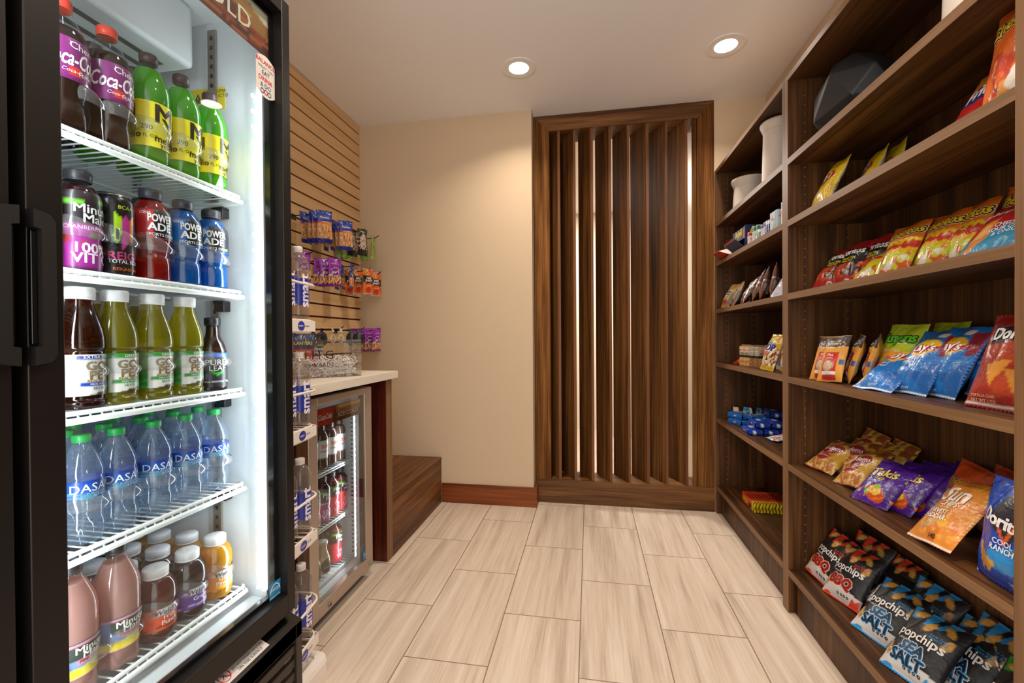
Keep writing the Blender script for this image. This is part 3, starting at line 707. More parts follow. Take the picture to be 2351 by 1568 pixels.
def welch(c1, c2, txt, drink):
    return lambda: bottle('juice_bottle', 'bottle', SQUAT, (.122, .1415, .0215, '#e6e6ea', 0), (.026, .068, 6.28, [('f', c1), ('n', .0, .3, 9, .0, c2), ('n', .7, 1, 7, .0, c2), ('r', .44, .62, .66, .96, '#e8e6ea')],
        [("Welch's", .53, .82, .0135, '#26264a', {'bold': .03, 'shear': .2}), (txt, .545, .44, .012, '#f4eef0', {'bold': .02})]), drink, .12, tl=.45, fill=.95)
def smart(): return bottle('water_bottle', 'bottle', SMART, (.217, .236, .0150, '#e4dcd4', 0), (.045, .130, 1.75, [('f', '#26309a'), ('p', [(0, 0), (.16, 0), (.05, .12), (0, .3)], '#d8ccc8'), ('r', .80, 1, 0, .04, '#d8ccc8')],
    [('smart', .62, .56, .046, '#eeeaf2', {'bold': .04, 'rot': PI / 2}), ('water', .18, 1.08, .016, '#26309a', {'bold': .03, 'rot': PI / 2})]), None, 1, smart_shell, fill=.9)

FX = -.943
def row(kind, mk, z, col, lab, x=FX, rz=0, group=None):
    y = COLS[col] if isinstance(col, int) else col
    if x == FX: rz -= .24
    elif kind != 'dasani': x = FX + (x - FX) * 1.06
    return place(kind, mk, (x, y, z + .0003), (0, 0, rz), lab, group)
z1, z2, z3, z4, z5 = SHF
row('cherry', cherry, z1, .652, 'purple-label cherry cola bottle with red cap, cut off by the refrigerator door edge', rz=.15)
row('cherry', cherry, z1, .731, 'whole purple-label cherry cola bottle beside the green soda', rz=.05)
row('cherry', cherry, z1, .573, 'purple-label cherry cola bottle hidden behind the door stile, top shelf')
row('cherry', cherry, z1, .694, 'red-capped cherry cola bottle behind the two front cola bottles', -1.018, .4)
for c, l in ((3, 'beside the cherry cola'), (4, 'in the middle of the three'), (5, 'beside the white side wall')):
    row('mello', mello, z1, c, 'green citrus soda bottle with yellow label, ' + l, rz=-.1 + .12 * (c - 3))
row('mello', mello, z1, .765, 'green soda bottle half hidden behind the cherry cola', -1.018); row('mello', mello, z1, .85, 'green soda bottle behind, seen between two front green sodas', -1.018)
row('cran', cran, z2, 1, 'magenta and black cranberry grape juice bottle with wide black cap', rz=.2)
row('reign', reign, z2, 2, 'tall black energy drink can with lime and pink emblem')
row('pw_r', power('#b8242a', '#a81c14'), z2, 3, 'red sports drink bottle with black label', rz=-.1); row('pw_b', power('#1a66b8', '#1068b8'), z2, 4, 'blue sports drink bottle beside the red one', rz=-.12); row('pw_b', power('#1a66b8', '#1068b8'), z2, 5, 'blue sports drink bottle nearest the white side wall', rz=-.5)
row('cran', cran, z2, .72, 'dark juice bottle with black cap standing behind the black can', -1.02, 1); row('cran', cran, z2, .79, 'dark juice bottle with black cap standing behind the red sports drink', -1.02, 2); row('cran', cran, z2, .60, 'cranberry juice bottle hidden behind the door stile')
row('pw_r', power('#b8242a', '#a81c14'), z2, .868, 'sports drink bottle in the second row behind the red and blue', -1.02, 1); row('pw_b', power('#1a66b8', '#1068b8'), z2, .95, 'blue sports drink bottle in the second row by the wall', -1.02, 1)
row('gold_b', gold('#24409a', '#4a1c0c', 0), z3, 1, 'brown sweet tea bottle with white cap and blue-banded label', rz=.1)
for c, l in ((2, 'with a dented shoulder, beside the brown tea'), (3, 'between two other green teas'), (4, 'beside the dark glass-like tea bottle')):
    row('gold_g', gold('#2f8a34', '#bcb024', 1), z3, c, 'yellow green tea bottle with white cap ' + l, rz=-.05)
row('pure', pure, z3, 5, 'dark tea bottle with black cap and blue-edged label', rz=-.2)
for x, y, l in ((-1.02, .70, 'behind the brown tea'), (-1.02, .782, 'behind the first green tea'), (-1.02, .86, 'behind the second green tea'), (-1.095, .74, 'third row, behind the brown tea'), (-1.095, .825, 'third row, behind the green teas'), (-1.095, .905, 'third row, towards the side wall')):
    row('gold_g', None, z3, y, 'yellow tea bottle with white cap, ' + l, x, .6)
for c, l in ((1, 'front water bottle cut off by the door edge'), (2, 'front water bottle, first whole one from the door edge'), (3, 'front water bottle in the middle of the row'), (4, 'front water bottle, next to last before the side wall'), (5, 'front water bottle nearest the side wall')):
    row('dasani', dasani, z4, c, 'blue-label green-cap bottle, ' + l, rz=-.08 * (c - 3))
k = 0
for xi, x in enumerate((-1.018, -1.09, -1.162, -1.235)):
    for yi, y in enumerate((.70, .772, .85, .93, 1.0)):
        if (xi, yi) in ((0, 4), (1, 4)): pass
        row('dasani', None, z4, y - .004 * xi, 'green-capped water bottle, %s row back, %s' % (('second', 'third', 'fourth', 'fifth')[xi], ('nearest the door stile', 'second along from the door stile', 'middle of its row', 'second from the side wall', 'beside the side wall')[yi]), x, .3 * yi, 'water bottles in the back rows')
row('pink', pink, z5, .655, 'pink lemonade bottle cut off by the door edge', rz=.3); row('pink', pink, z5, .734, 'whole pink lemonade bottle with black cap on the lowest shelf', rz=.1)
row('pink', pink, z5, .69, 'pink lemonade bottle behind the front two, only its shoulder showing', -1.02, .6)
row('w_f', welch('#d8502c', '#8a2a20', 'Fruit\nPunch', '#6a2420'), z5, 3, 'small dark red fruit punch juice bottle with white cap', rz=-.05)
row('w_g', welch('#5a2a90', '#b0a0cc', 'Grape', '#331420'), z5, 4, 'small grape juice bottle with purple label', rz=-.05)
row('w_o', welch('#e08a2a', '#e8b848', 'Orange\nPineapple', '#dc9a08'), z5, 5, 'small orange pineapple juice bottle beside the side wall', rz=-.1)
nth = ('second', 'third', 'fourth', 'fifth')
for i, x in enumerate((-1.018, -1.093, -1.168)):
    row('w_o', None, z5, .968 - .004 * i, 'orange juice bottle with white cap, %s row back by the side wall' % nth[i], x, .5)
    row('w_g', None, z5, .890 - .004 * i, 'grape juice bottle with white cap, %s row back' % nth[i], x, .5)
    row('w_f', None, z5, .812 - .004 * i, 'fruit punch bottle with white cap, %s row back' % nth[i], x, .5)
row('w_f', None, z5, .738, 'fruit punch bottle with white cap behind the whole lemonade bottle', -1.06, .2)

# ------------------------------------------------------------------ slat wall, hooks
SW = thing('slatwall_panel', 'light maple slatted display wall with dark grooves', 'display panel', (-1.59, 1.9, .3))
b = MB(); b.box(-1.6, -1.592, .9, YB - .001, .31, 2.60, groove)
ztop = 2.600; z = 2.549
b.box(-1.592, -1.58, .9, YB - .001, z, ztop, maple)
while z - .0105 > .33:
    b.box(-1.592, -1.58, .9, YB - .001, max(.31, z - .0762), z - .0105, maple); z -= .0762
wb(b, 'slat_board', SW)
b = MB()
for (yy, zz) in ((2.12, 2.51), (2.12, 2.44), (2.12, 2.21), (2.12, 1.98), (2.12, 1.29), (2.12, 1.10)): b.tube([(-1.581, yy, zz), (-1.578, yy, zz)], .005, steel, 10)
wb(b, 'screw', SW)
def hook(y, z, lab, L_=.20):
    def mk():
        t = thing('display_hook', '', 'hook')
        b = MB(); b.tube([(0, 0, 0), (L_ - .035, 0, 0), (L_ - .025, 0, .002), (L_, 0, .016)], .003, hook_m, 8); b.build('prong', t)
        b = MB(); b.box(0, .002, -.02, .02, -.022, .008, hook_m, .0008); b.build('back_plate', t); return t
    return place('hook', mk, (-1.5795, y, z), (0, 0, 0), lab, 'black wire hooks on the slatted wall')
for r_, z, ys in (('top', 1.787, (2.16, 2.37, 2.565, 2.75)), ('middle', 1.552, (2.25, 2.457, 2.634, 2.78)), ('bottom', 1.172, (2.02, 2.316, 2.55, 2.74))):
    for i, y in enumerate(ys): hook(y, z, 'black wire hook, %s row of the slatted wall, %s from the refrigerator' % (r_, ('first', 'second', 'third', 'fourth')[i]))
hook(2.045, 1.552, 'black wire hook behind the water bottles, middle row of the slatted wall')

# ------------------------------------------------------------------ printed pillow bags
def bagmesh(w, h, th, spec, texts, back, seed, m=None, nu=34, nv=46, hole=False, crimp=.035, pinch=.07, front_noise=1.0):
    m = m or print_foil; rnd = random.Random(seed)
    cr_ = [(rnd.random(), rnd.uniform(-.5, .5), rnd.uniform(.002, .005), rnd.choice((0, 1))) for _ in range(7)]
    def Sf(u, v, side, off=0):
        x = (u - .5) * w * (1 - pinch * math.sin(PI * v)); z = v * h; s = min(v, 1 - v)
        q = min(1, max(0, (s - crimp) / .30)); bul = math.sin(q * PI / 2) ** .8 if q > 0 else 0
        pu = max(0, math.sin(PI * min(1, max(0, u)))) ** .55
        n = noise.noise((u * 3.2, v * 4, seed * 3.1 + side)) * .30 * front_noise
        y = th / 2 * pu * bul * (1 + n) * (1.12 - .24 * v)
        edge = min(1, min(u, 1 - u) * 8)
        for cu, sl, am, tb in cr_:
            dv = v if tb == 0 else 1 - v
            d = abs(u - cu - sl * (dv - .05)); y += -am * math.exp(-(d / .035) ** 2) * math.exp(-dv * 5) * edge * bul * 2
        wob = .0025 * math.sin(u * 9 + seed) * (1 - bul)
        return Vector((x, -side * y + wob - side * off, z))
    b = MB()
    sp = [('f', '#ffffff')] + list(spec)
    b.grid(nu, nv, lambda u, v: Sf(u, v, 1), m, sp)
    b.grid(nu // 2, nv // 2, lambda u, v: Sf(u, v, -1), m, [('f', back), ('r', .22, .78, .25, .6, '#dcdad4'), ('n', .27, .58, 18, .1, '#8a8a88')], flip=True)
    bmesh.ops.remove_doubles(b.bm, verts=b.bm.verts, dist=.0002)
    for tt in texts:
        s_, u0, v0, size, col = tt[:5]; kw = tt[5] if len(tt) > 5 else {}
        if kw.get('out'):
            b.text(s_, size, lambda a, c: Sf(u0 + a / w, v0 + c / h, 1, .0010), m, kw['out'], kw.get('bold', .02) + kw.get('ow', .045), kw.get('shear', 0), .25, rot=kw.get('rot', 0), space=kw.get('sp', 1.0), ring=True)
            if kw.get('out2'): b.text(s_, size, lambda a, c: Sf(u0 + a / w, v0 + c / h, 1, .0006), m, kw['out2'], kw.get('bold', .02) + kw.get('ow', .045) + .035, kw.get('shear', 0), .25, rot=kw.get('rot', 0), space=kw.get('sp', 1.0), ring=True)
        b.text(s_, size, lambda a, c: Sf(u0 + a / w, v0 + c / h, 1, .0014), m, col, kw.get('bold', .02), kw.get('shear', 0), .25, rot=kw.get('rot', 0), space=kw.get('sp', 1.0))
    return b
def bag(kind, name, cat, args, loc, rot, label, group=None, zmin=None, xmax=1.059):
    """a filled bag standing, leaning or lying; zmin is the shelf it must rest on"""
    if kind not in _proto: 
        o = bagmesh(*args[0], **(args[1] if len(args) > 1 else {})).build(name); _proto[kind] = o
    else:
        o = _proto[kind].copy(); C.objects.link(o)
    tag(o, label, cat, group)
    M_ = Euler(rot).to_matrix(); L_ = Vector(loc)
    if zmin is not None:
        pts = [M_ @ v.co for v in o.data.vertices]
        L_.z = zmin + .0006 - min(p.z for p in pts)
        mx = max(p.x for p in pts) + L_.x
        if mx > xmax: L_.x -= mx - xmax
        mn = min(p.x for p in pts) + L_.x
        if mn < XB + .001 and zmin > .1: L_.x += min(XB + .002 - mn, .03)
    o.location = L_; o.rotation_euler = rot
    return o
crisps = [('c', .2, .90, .13, .05, .3), ('c', .75, .86, .12, .05, -.5), ('c', .48, .78, .10, .06, .9), ('c', .86, .66, .10, .05, 1.2)]
def POP(acc, dark, word, sz):
    return ((.155, .200, .058, [('f', '#17161a'), ('p', [(.3, 1), (.5, 1), (.45, .76), (.38, .76)], acc), ('p', [(.62, 1), (.85, 1), (.62, .80), (.55, .80)], acc), ('p', [(0, 1), (.12, 1), (.2, .82), (.08, .80)], acc)] + crisps +
        [('sl', .24, -.10, '#d4d0cc'), ('p', [(.7, 0), (1, 0), (1, .2), (.9, .12), (.84, .16), (.78, .06)], acc), ('p', [(0, 0), (.35, 0), (.2, .07), (.08, .05)], acc), ('c', .09, .26, .06, .10, .2), ('b', 0, .022, acc)],
        [('popchips', .47, .56, .036, '#ece8e4', {'bold': .03}), ('ORIGINAL', .25, .465, .009, '#d8d4d0', {}), (word, .47, .305, sz, dark, {'bold': .04, 'out': acc, 'ow': .05, 'out2': '#f0ece8'}), ('Never Fried\nAlways Real', .72, .67, .009, acc, {'shear': .3}), ('o o o o', .6, .12, .016, '#2a2a2a', {'bold': .05})], '#17161a', 3),
        {'m': print_matte, 'nu': 40, 'nv': 54})
popB = POP('#d8402a', '#7a1c16', 'BBQ', .046); popS = POP('#2a8ed0', '#1c1e26', 'SEA\nSALT', .040); popG = POP('#2a9a34', '#1c1e26', 'SOUR\nCREAM', .028)
zb_ = SHZ[5]
bag('popB', 'chip_bag', 'chip bag', popB, (.850, 1.845, 0), (-.55, .10, -1.42), 'black and red barbecue popped chip bag, farthest of the bottom row', None, zb_)
bag('popB', 'chip_bag', 'chip bag', popB, (.858, 1.715, 0), (-.60, -.04, -1.30), 'front black and red barbecue popped chip bag with large BBQ lettering', None, zb_)
bag('popB', 'chip_bag', 'chip bag', popB, (.955, 1.80, 0), (-.35, .1, -1.3), 'barbecue popped chip bag leaning on the bookcase back, behind the farthest one', None, zb_)
bag('popB', 'chip_bag', 'chip bag', popB, (.965, 1.655, 0), (-.45, -.05, -1.6), 'dark barbecue popped chip bag behind the large BBQ lettering bag', None, zb_)
bag('popB', 'chip_bag', 'chip bag', popB, (.90, 1.595, 0), (.75, .1, 1.75), 'black chip bag turned with its white nutrition panel showing', None, zb_)
bag('popS', 'chip_bag', 'chip bag', popS, (.852, 1.515, 0), (-.78, .02, -1.22), 'front black and blue sea salt popped chip bag, farther of the two', None, zb_)
bag('popS', 'chip_bag', 'chip bag', popS, (.835, 1.350, 0), (-.74, -.06, -1.30), 'front black and blue sea salt popped chip bag, nearer of the two', None, zb_)
bag('popS', 'chip_bag', 'chip bag', popS, (.955, 1.50, 0), (-.50, .04, -1.35), 'sea salt popped chip bag directly behind the farther front one', None, zb_)
bag('popS', 'chip_bag', 'chip bag', popS, (.925, 1.330, 0), (-.62, .0, -1.45), 'sea salt popped chip bag directly behind the nearer front one', None, zb_)
bag('popS', 'chip_bag', 'chip bag', popS, (.995, 1.325, 0), (-.42, .05, -1.55), 'sea salt popped chip bag against the back panel at the bottom', None, zb_)
bag('popG', 'chip_bag', 'chip bag', popG, (.90, 1.155, 0), (-.65, -.05, -1.4), 'black popped chip bag with green rays, partly behind the upright', None, zb_)
bag('popS', 'chip_bag', 'chip bag', popS, (.985, 1.20, 0), (-.45, -.05, -1.5), 'sea salt popped chip bag beside the green-rayed one', None, zb_)
# shelf 5
z = SHZ[4]
GAR = ((.130, .165, .045, [('f', '#c89a3a'), ('n', 0, 1, 4, .1, '#b8822c'), ('b', .80, 1, '#8a4a24'), ('n', .78, 1, 6, .0, '#d0a848'), ('n', 0, .24, 7, -.1, '#b06a34'), ('n', 0, .28, 13, .12, '#e0b47a'), ('e', .45, .62, .33, .14, '#8a2034', .2), ('p', [(.15, .28), (.45, .22), (.6, .42), (.3, .5)], '#a02a34'), ('b', 0, .03, '#8a3a20')],
    [("Gardetto's", .45, .63, .026, '#ece0d8', {'bold': .02, 'shear': .35, 'rot': .1}), ('Original Recipe', .36, .38, .009, '#ecd8c8', {'shear': .2})], '#b08a34', 5),)
for i, (x, y, rx, ry, rz, l) in enumerate(((.850, 1.845, -.95, .03, -1.30, 'golden snack mix bag at the far front of the shelf'), (.905, 1.80, -.75, .0, -1.4, 'golden snack mix bag leaning behind the front one'), (.848, 1.655, -.85, -.15, -1.45, 'golden snack mix bag squeezed beside the purple bags'),
        (.975, 1.84, -.45, .1, -1.55, 'golden snack mix bag upright against the back panel'), (.985, 1.70, -.5, .05, -1.6, 'golden snack mix bag at the back above the purple bags'), (.93, 1.69, -.7, .1, -1.5, 'golden snack mix bag in the middle of its heap'))):
    bag('gar', 'snack_mix_bag', 'snack bag', GAR, (x, y, 0), (rx, ry, rz), l, 'snack mix bags', z)
TAK = ((.130, .165, .030, [('f', '#4a1a8a'), ('n', 0, 1, 3, .2, '#3c1474'), ('b', .90, 1, '#35126a'), ('e', .55, .22, .27, .14, '#b84a1c', -.3), ('e', .5, .28, .16, .08, '#e8b83a', -.3), ('e', .52, .36, .07, .05, '#8ab82a'), ('e', .35, .22, .06, .07, '#7aa82a'), ('n', .1, .3, 12, .25, '#d86a20'), ('b', 0, .03, '#3a1474')],
    [('Takis', .42, .68, .042, '#e4c84a', {'bold': .035, 'rot': .08, 'shear': .1}), ('FUEGO', .42, .53, .010, '#2a1a3a', {'bold': .04, 'out': '#e4c84a', 'ow': .16}), ('130', .13, .18, .012, '#e8e4ec', {'bold': .02})], '#3c1474', 8),)
bag('tak', 'chip_bag', 'chip bag', TAK, (.828, 1.500, 0), (-.80, .0, -1.30), 'front purple rolled-chip bag with yellow lettering', None, z)
for i in range(4): bag('tak', 'chip_bag', 'chip bag', TAK, (.868 + .036 * i, 1.462 - .016 * i, 0), (-.72 + .08 * i, .02, -1.36 - .05 * i), 'purple rolled-chip bag, %s behind the front one' % ('first', 'second', 'third', 'fourth')[i], None, z)
bag('tak', 'chip_bag', 'chip bag', TAK, (.995, 1.385, 0), (-.35, .0, -1.75), 'dark purple rolled-chip bag against the back panel', None, z)
CHE = ((.130, .175, .042, [('f', '#c8501c'), ('b', 0, .45, '#b8281c'), ('n', 0, .45, 9, .1, '#e08a3a'), ('n', 0, .5, 6, .25, '#e8e0d0'), ('b', .93, 1, '#a83c14')],
    [('Cheetos', .5, .66, .034, '#e8b428', {'bold': .045, 'shear': .15, 'rot': .12, 'out': '#1c1612', 'ow': .06, 'out2': '#ece8e0'}), ('crunchy', .42, .50, .010, '#ece0c0', {'bold': .02})], '#b84418', 4),)
for i, (x, y, rx, rz, l) in enumerate(((.945, 1.365, -.36, -1.70, 'orange cheese puff bag beside the purple bags'), (.985, 1.30, -.30, -1.70, 'orange cheese puff bag in the middle of three'), (1.01, 1.25, -.26, -1.70, 'orange cheese puff bag at the back of three'))):
    bag('che', 'chip_bag', 'chip bag', CHE, (x, y, 0), (rx, .08, rz), l, None, z)
SUN = ((.150, .192, .035, [('f', '#dc8a34'), ('n', 0, .75, 5, .15, '#d07428'), ('n', .1, .9, 8, .3, '#e8a048'), ('c', .25, .23, .09, .045, 1.1, '#d8a868'), ('c', .33, .25, .09, .045, 1.1, '#c8985a'), ('c', .42, .27, .09, .045, 1.1, '#d8a868'), ('e', .6, .30, .10, .05, '#e0a428'), ('b', .012, .03, '#ece4d8'), ('b', .96, 1, '#c87a2c')] + [('e', .68 + .22 * math.cos(a), .75 + .17 * math.sin(a), .045, .010, '#f0c440', a) for a in (-.3, .1, .5, .9, 1.3, 1.7, 2.1)],
    [('Sun', .40, .74, .064, '#f0e8dc', {'bold': .03, 'shear': .1}), ('CHIPS', .45, .575, .022, '#f0e8dc', {'bold': .03}), ('100% WHOLE GRAIN', .38, .50, .008, '#e8d028', {'bold': .02}), ('HARVEST\nCHEDDAR', .33, .40, .0185, '#f0e8dc', {'bold': .05}), ('140', .58, .10, .016, '#3a2414', {'bold': .03})], '#c8802c', 6),)
bag('sun', 'chip_bag', 'chip bag', SUN, (.800, 1.218, 0), (-.72, -.14, -1.62), 'large orange multigrain chip bag lying forward with HARVEST CHEDDAR lettering', None, z)
bag('sun', 'chip_bag', 'chip bag', SUN, (.915, 1.10, 0), (-.50, .1, -1.5), 'orange multigrain chip bag under the front harvest cheddar bag', None, z)
bag('sun', 'chip_bag', 'chip bag', SUN, (.965, 1.12, 0), (-.40, .0, -1.6), 'orange multigrain chip bag behind, its upper half showing', None, z)
bag('sun', 'chip_bag', 'chip bag', SUN, (.985, 1.10, 0), (-.42, .0, -1.55), 'orange multigrain chip bag at the back panel', None, z)
DOR = ((.160, .215, .055, [('f', '#1c4ab4'), ('n', 0, 1, 3, .15, '#1a3ca0'), ('e', .75, .3, .4, .12, '#2a86c8', .2), ('p', [(.18, .30), (.56, .22), (.36, .10)], '#d8a040'), ('p', [(.10, .36), (.40, .26), (.24, .08)], '#d89a3a'), ('n', 0, .0, 9, 0, '#c88a30'), ('p', [(.48, .88), (.92, .68), (.68, .42), (.34, .60)], '#2a2a34'), ('p', [(.5, .60), (.62, .40), (.76, .60), (.72, .62), (.62, .46), (.54, .62)], '#d8602a'), ('b', 0, .02, '#142c74')],
    [('Doritos', .60, .62, .038, '#eceaea', {'bold': .05, 'rot': -.12, 'sp': .95}), ('COOL\nRANCH', .62, .40, .016, '#eceaea', {'bold': .03}), ('150', .75, .08, .018, '#dce4f0', {'bold': .02})], '#1a3ca0', 2), {'nu': 40, 'nv': 54})
bag('dor', 'chip_bag', 'chip bag', DOR, (.818, 1.040, 0), (-.16, -.02, -1.70), 'bright blue tortilla chip bag standing against the near upright', None, z)
# shelf 4
z = SHZ[3]
SNY = ((.105, .165, .034, [('f', '#d8983a'), ('b', .74, 1, '#34201a'), ('e', .5, .80, .40, .085, '#e0d0b0'), ('e', .5, .80, .37, .072, '#3a2420'), ('r', .22, .80, .04, .62, '#b82a26'), ('c', .50, .32, .22, .12, 0, '#c8b090'), ('r', .22, .80, .14, .20, '#e8e0d8'), ('r', .86, 1, .36, .46, '#2a5aa0'), ('b', 0, .03, '#c88a34')],
    [("SNYDER'S", .5, .80, .0135, '#e8dcc0', {'bold': .03}), ('Mini', .5, .56, .014, '#ece0d8', {'bold': .02}), ('pretzels', .5, .49, .007, '#ece0d8', {})], '#c8903a', 4), {'m': print_matte})
for i, (x, y, rx, ry, rz, l) in enumerate(((.812, 1.685, -.30, -.06, -1.30, 'front golden mini pretzel bag facing the aisle'), (.822, 1.755, -.30, -.02, -1.25, 'golden mini pretzel bag half behind the front one, far side'), (.87, 1.685, -.26, .06, -1.95, 'golden mini pretzel bag turned sideways, second in the row'), (.895, 1.63, -.24, .1, -2.1, 'golden mini pretzel bag turned sideways, third in the row'), (.93, 1.595, -.25, .06, -2.05, 'golden mini pretzel bag turned sideways, fourth in the row'), (.99, 1.60, -.20, .0, -1.9, 'dark-topped mini pretzel bag at the back of the row'))):
    bag('sny', 'pretzel_bag', 'snack bag', SNY, (x, y, 0), (rx, ry, rz), l, None, z)
FUN = ((.150, .205, .045, [('f', '#a8b82a'), ('b', 0, .52, '#b83a1e'), ('w', .46, .55, .012, 7, '#d8902a'), ('n', 0, .38, 5, .05, '#8a2c18'), ('e', .4, .30, .25, .12, '#c84828'), ('e', .3, .42, .12, .05, '#7a9a2a'), ('b', 0, .06, '#d8a830')],
    [('Funyuns', .5, .74, .042, '#5ac028', {'bold': .05, 'out': '#1c2a14', 'ow': .05, 'sp': .92, 'rot': .04}), ("Flamin' Hot", .45, .56, .016, '#ecd8a0', {'bold': .02, 'shear': .3}), ('ONION', .5, .08, .012, '#2a2a1a', {'bold': .02})], '#a0b028', 9),)
bag('fun', 'chip_bag', 'chip bag', FUN, (.895, 1.530, 0), (-.34, .02, -1.50), 'lime green and red hot onion ring bag', None, z)
bag('fun', 'chip_bag', 'chip bag', FUN, (.975, 1.475, 0), (-.28, .0, -1.65), 'second lime green bag behind, its top corner rising above', None, z)
LAY = ((.150, .200, .048, [('f', '#1c74c4'), ('n', 0, 1, 3, .25, '#1660ac'), ('e', .48, .68, .31, .14, '#e8b828', .1), ('e', .5, .65, .30, .060, '#b82a26', .1), ('p', [(.72, .9), (1, .92), (1, .62), (.86, .55)], '#8a2434'), ('e', .62, .90, .10, .05, '#e8dcc8'), ('c', .1, .16, .10, .06, .5, '#e0c088'), ('b', .012, .025, '#dce4ec'), ('b', .96, 1, '#1a64b0')],
    [("Lay's", .5, .655, .036, '#f0ecec', {'bold': .04, 'shear': .15, 'rot': .08}), ('Salt &\nVinegar', .30, .46, .014, '#e4e8f0', {'bold': .02, 'shear': .2}), ('NET WT', .5, .07, .010, '#dce4ec', {})], '#1a64b0', 12),)
bag('lay', 'chip_bag', 'chip bag', LAY, (.815, 1.462, 0), (-.92, .0, -1.45), 'front blue potato chip bag lying low with yellow and red logo', None, z)
for i, (x, y, rx, ry, rz, l) in enumerate(((.855, 1.385, -.55, .0, -1.55, 'blue potato chip bag right behind the lying one'), (.885, 1.325, -.45, .0, -1.65, 'blue potato chip bag third from the green bags'), (.925, 1.24, -.35, .05, -1.85, 'blue potato chip bag turned aside near the red tortilla chips'), (.99, 1.22, -.25, .0, -1.8, 'blue potato chip bag at the back by the red tortilla chips'))):
    bag('lay', 'chip_bag', 'chip bag', LAY, (x, y, 0), (rx, ry, rz), l, None, z)
NAC = ((.160, .215, .050, [('f', '#a02c20'), ('n', 0, .75, 3, .0, '#b04024'), ('b', .8, 1, '#8a1c1c'), ('p', [(.26, .44), (.62, .50), (.40, .22)], '#d8923a'), ('p', [(.55, .40), (.95, .44), (.72, .16)], '#d08a34'), ('p', [(.1, .86), (1, .86), (1, .70), (.1, .66)], '#241c1c'), ('b', .03, .045, '#ece0dc'), ('b', 0, .03, '#8a1c1c')],
    [('Doritos', .55, .77, .040, '#eceaea', {'bold': .05, 'rot': .0}), ('TORTILLA CHIPS', .3, .12, .008, '#e8c8b8', {}), ('NET WT 1 OZ', .3, .075, .009, '#e8c8b8', {})], '#8a1c1c', 10),)
bag('nac', 'chip_bag', 'chip bag', NAC, (.845, 1.085, 0), (-.32, .0, -1.50), 'red nacho tortilla chip bag beside the near upright', None, z)
# shelf 3
z = SHZ[2]
FLD = ((.135, .185, .045, [('f', '#a82024'), ('p', [(0, .82), (1, .78), (1, .2), (0, .25)], '#1c1618'), ('p', [(.2, .45), (.6, .5), (.45, .18), (.15, .12)], '#b83a1c'), ('n', .15, .5, 8, .15, '#c8501c'), ('b', 0, .16, '#a82024'), ('e', .72, .09, .08, .05, '#e0d0c8')],
    [('Doritos', .5, .73, .034, '#eceaea', {'bold': .05, 'rot': .05}), ("Flamin' Hot\nNACHO", .5, .56, .014, '#d8c828', {'bold': .03, 'shear': .2}), ('290', .72, .09, .012, '#8a1c1c', {'bold': .03})], '#8a1a1e', 7),)
for x, y, rx, ry, rz, l in ((.862, 1.835, -.60, .04, -1.36, 'red and black hot nacho chip bag nearest the far upright'), (.885, 1.760, -.48, .0, -1.40, 'red and black hot nacho chip bag, second from the far upright'), (.925, 1.690, -.40, .0, -1.50, 'red and black hot nacho chip bag behind the second one'), (.99, 1.60, -.32, .0, -1.5, 'dark red chip bag top at the back behind the hot nacho bags')):
    bag('fld', 'chip_bag', 'chip bag', FLD, (x, y, 0), (rx, ry, rz), l, None, z)
FCH = ((.135, .185, .045, [('f', '#d8701e'), ('b', 0, .62, '#c0301c'), ('b', .0, .44, '#c8c828'), ('w', .40, .48, .015, 5, '#e0b020'), ('w', .60, .66, .014, 6, '#e8c020'), ('n', 0, .42, 6, .12, '#c8582a'), ('n', .04, .4, 5, .28, '#e4e0d4'), ('n', 0, .12, 9, .0, '#d8601c'), ('b', .95, 1, '#c05a18')],
    [('Cheetos', .5, .79, .038, '#e8c42c', {'bold': .05, 'shear': .15, 'rot': .1, 'out': '#1c1612', 'ow': .06, 'out2': '#ece8e0'}), ("Flamin' Hot", .42, .57, .016, '#ecd040', {'bold': .03, 'shear': .3})], '#c05a1c', 11),)
for x, y, rx, ry, rz, l in ((.885, 1.630, -.80, -.03, -1.40, 'orange and yellow hot cheese puff bag, lowest and farthest of the four'), (.895, 1.520, -.46, -.04, -1.45, 'orange and yellow hot cheese puff bag, tallest in front'), (.925, 1.425, -.42, .0, -1.60, 'hot cheese puff bag right of the tallest one'), (.950, 1.355, -.34, .0, -1.65, 'hot cheese puff bag half hidden by the red popcorn bag'), (.985, 1.25, -.22, .1, -1.7, 'orange bag corner behind the red popcorn bag')):
    bag('fch', 'chip_bag', 'chip bag', FCH, (x, y, 0), (rx, ry, rz), l, None, z)
SMA = ((.155, .190, .045, [('f', '#b02024'), ('b', .9, 1, '#8a1a20'), ('sl', .36, .18, '#3a96c0'), ('p', [(.08, .12), (.3, .5), (.46, .58), (.42, .30), (.25, .08)], '#e08a34'), ('p', [(.16, .2), (.32, .44), (.4, .46), (.34, .28)], '#e8b070')],
    [('Smartfood', .42, .70, .030, '#ece6e4', {'bold': .02, 'shear': .3, 'rot': .05}), ('CHEDDAR\nSOUR CREAM\n& ONION', .68, .34, .015, '#e4ecf0', {'bold': .03}), ('POPCORN', .5, .87, .010, '#ece6e4', {})], '#9a1c22', 14),)
bag('sma', 'popcorn_bag', 'popcorn bag', SMA, (.880, 1.165, 0), (-.78, -.08, -1.35), 'dark red and blue cheddar sour cream bag by the near upright', None, z)
bag('sma', 'popcorn_bag', 'popcorn bag', SMA, (.915, 1.085, 0), (-.40, -.05, -1.5), 'second dark red and blue bag, mostly behind the upright', None, z)
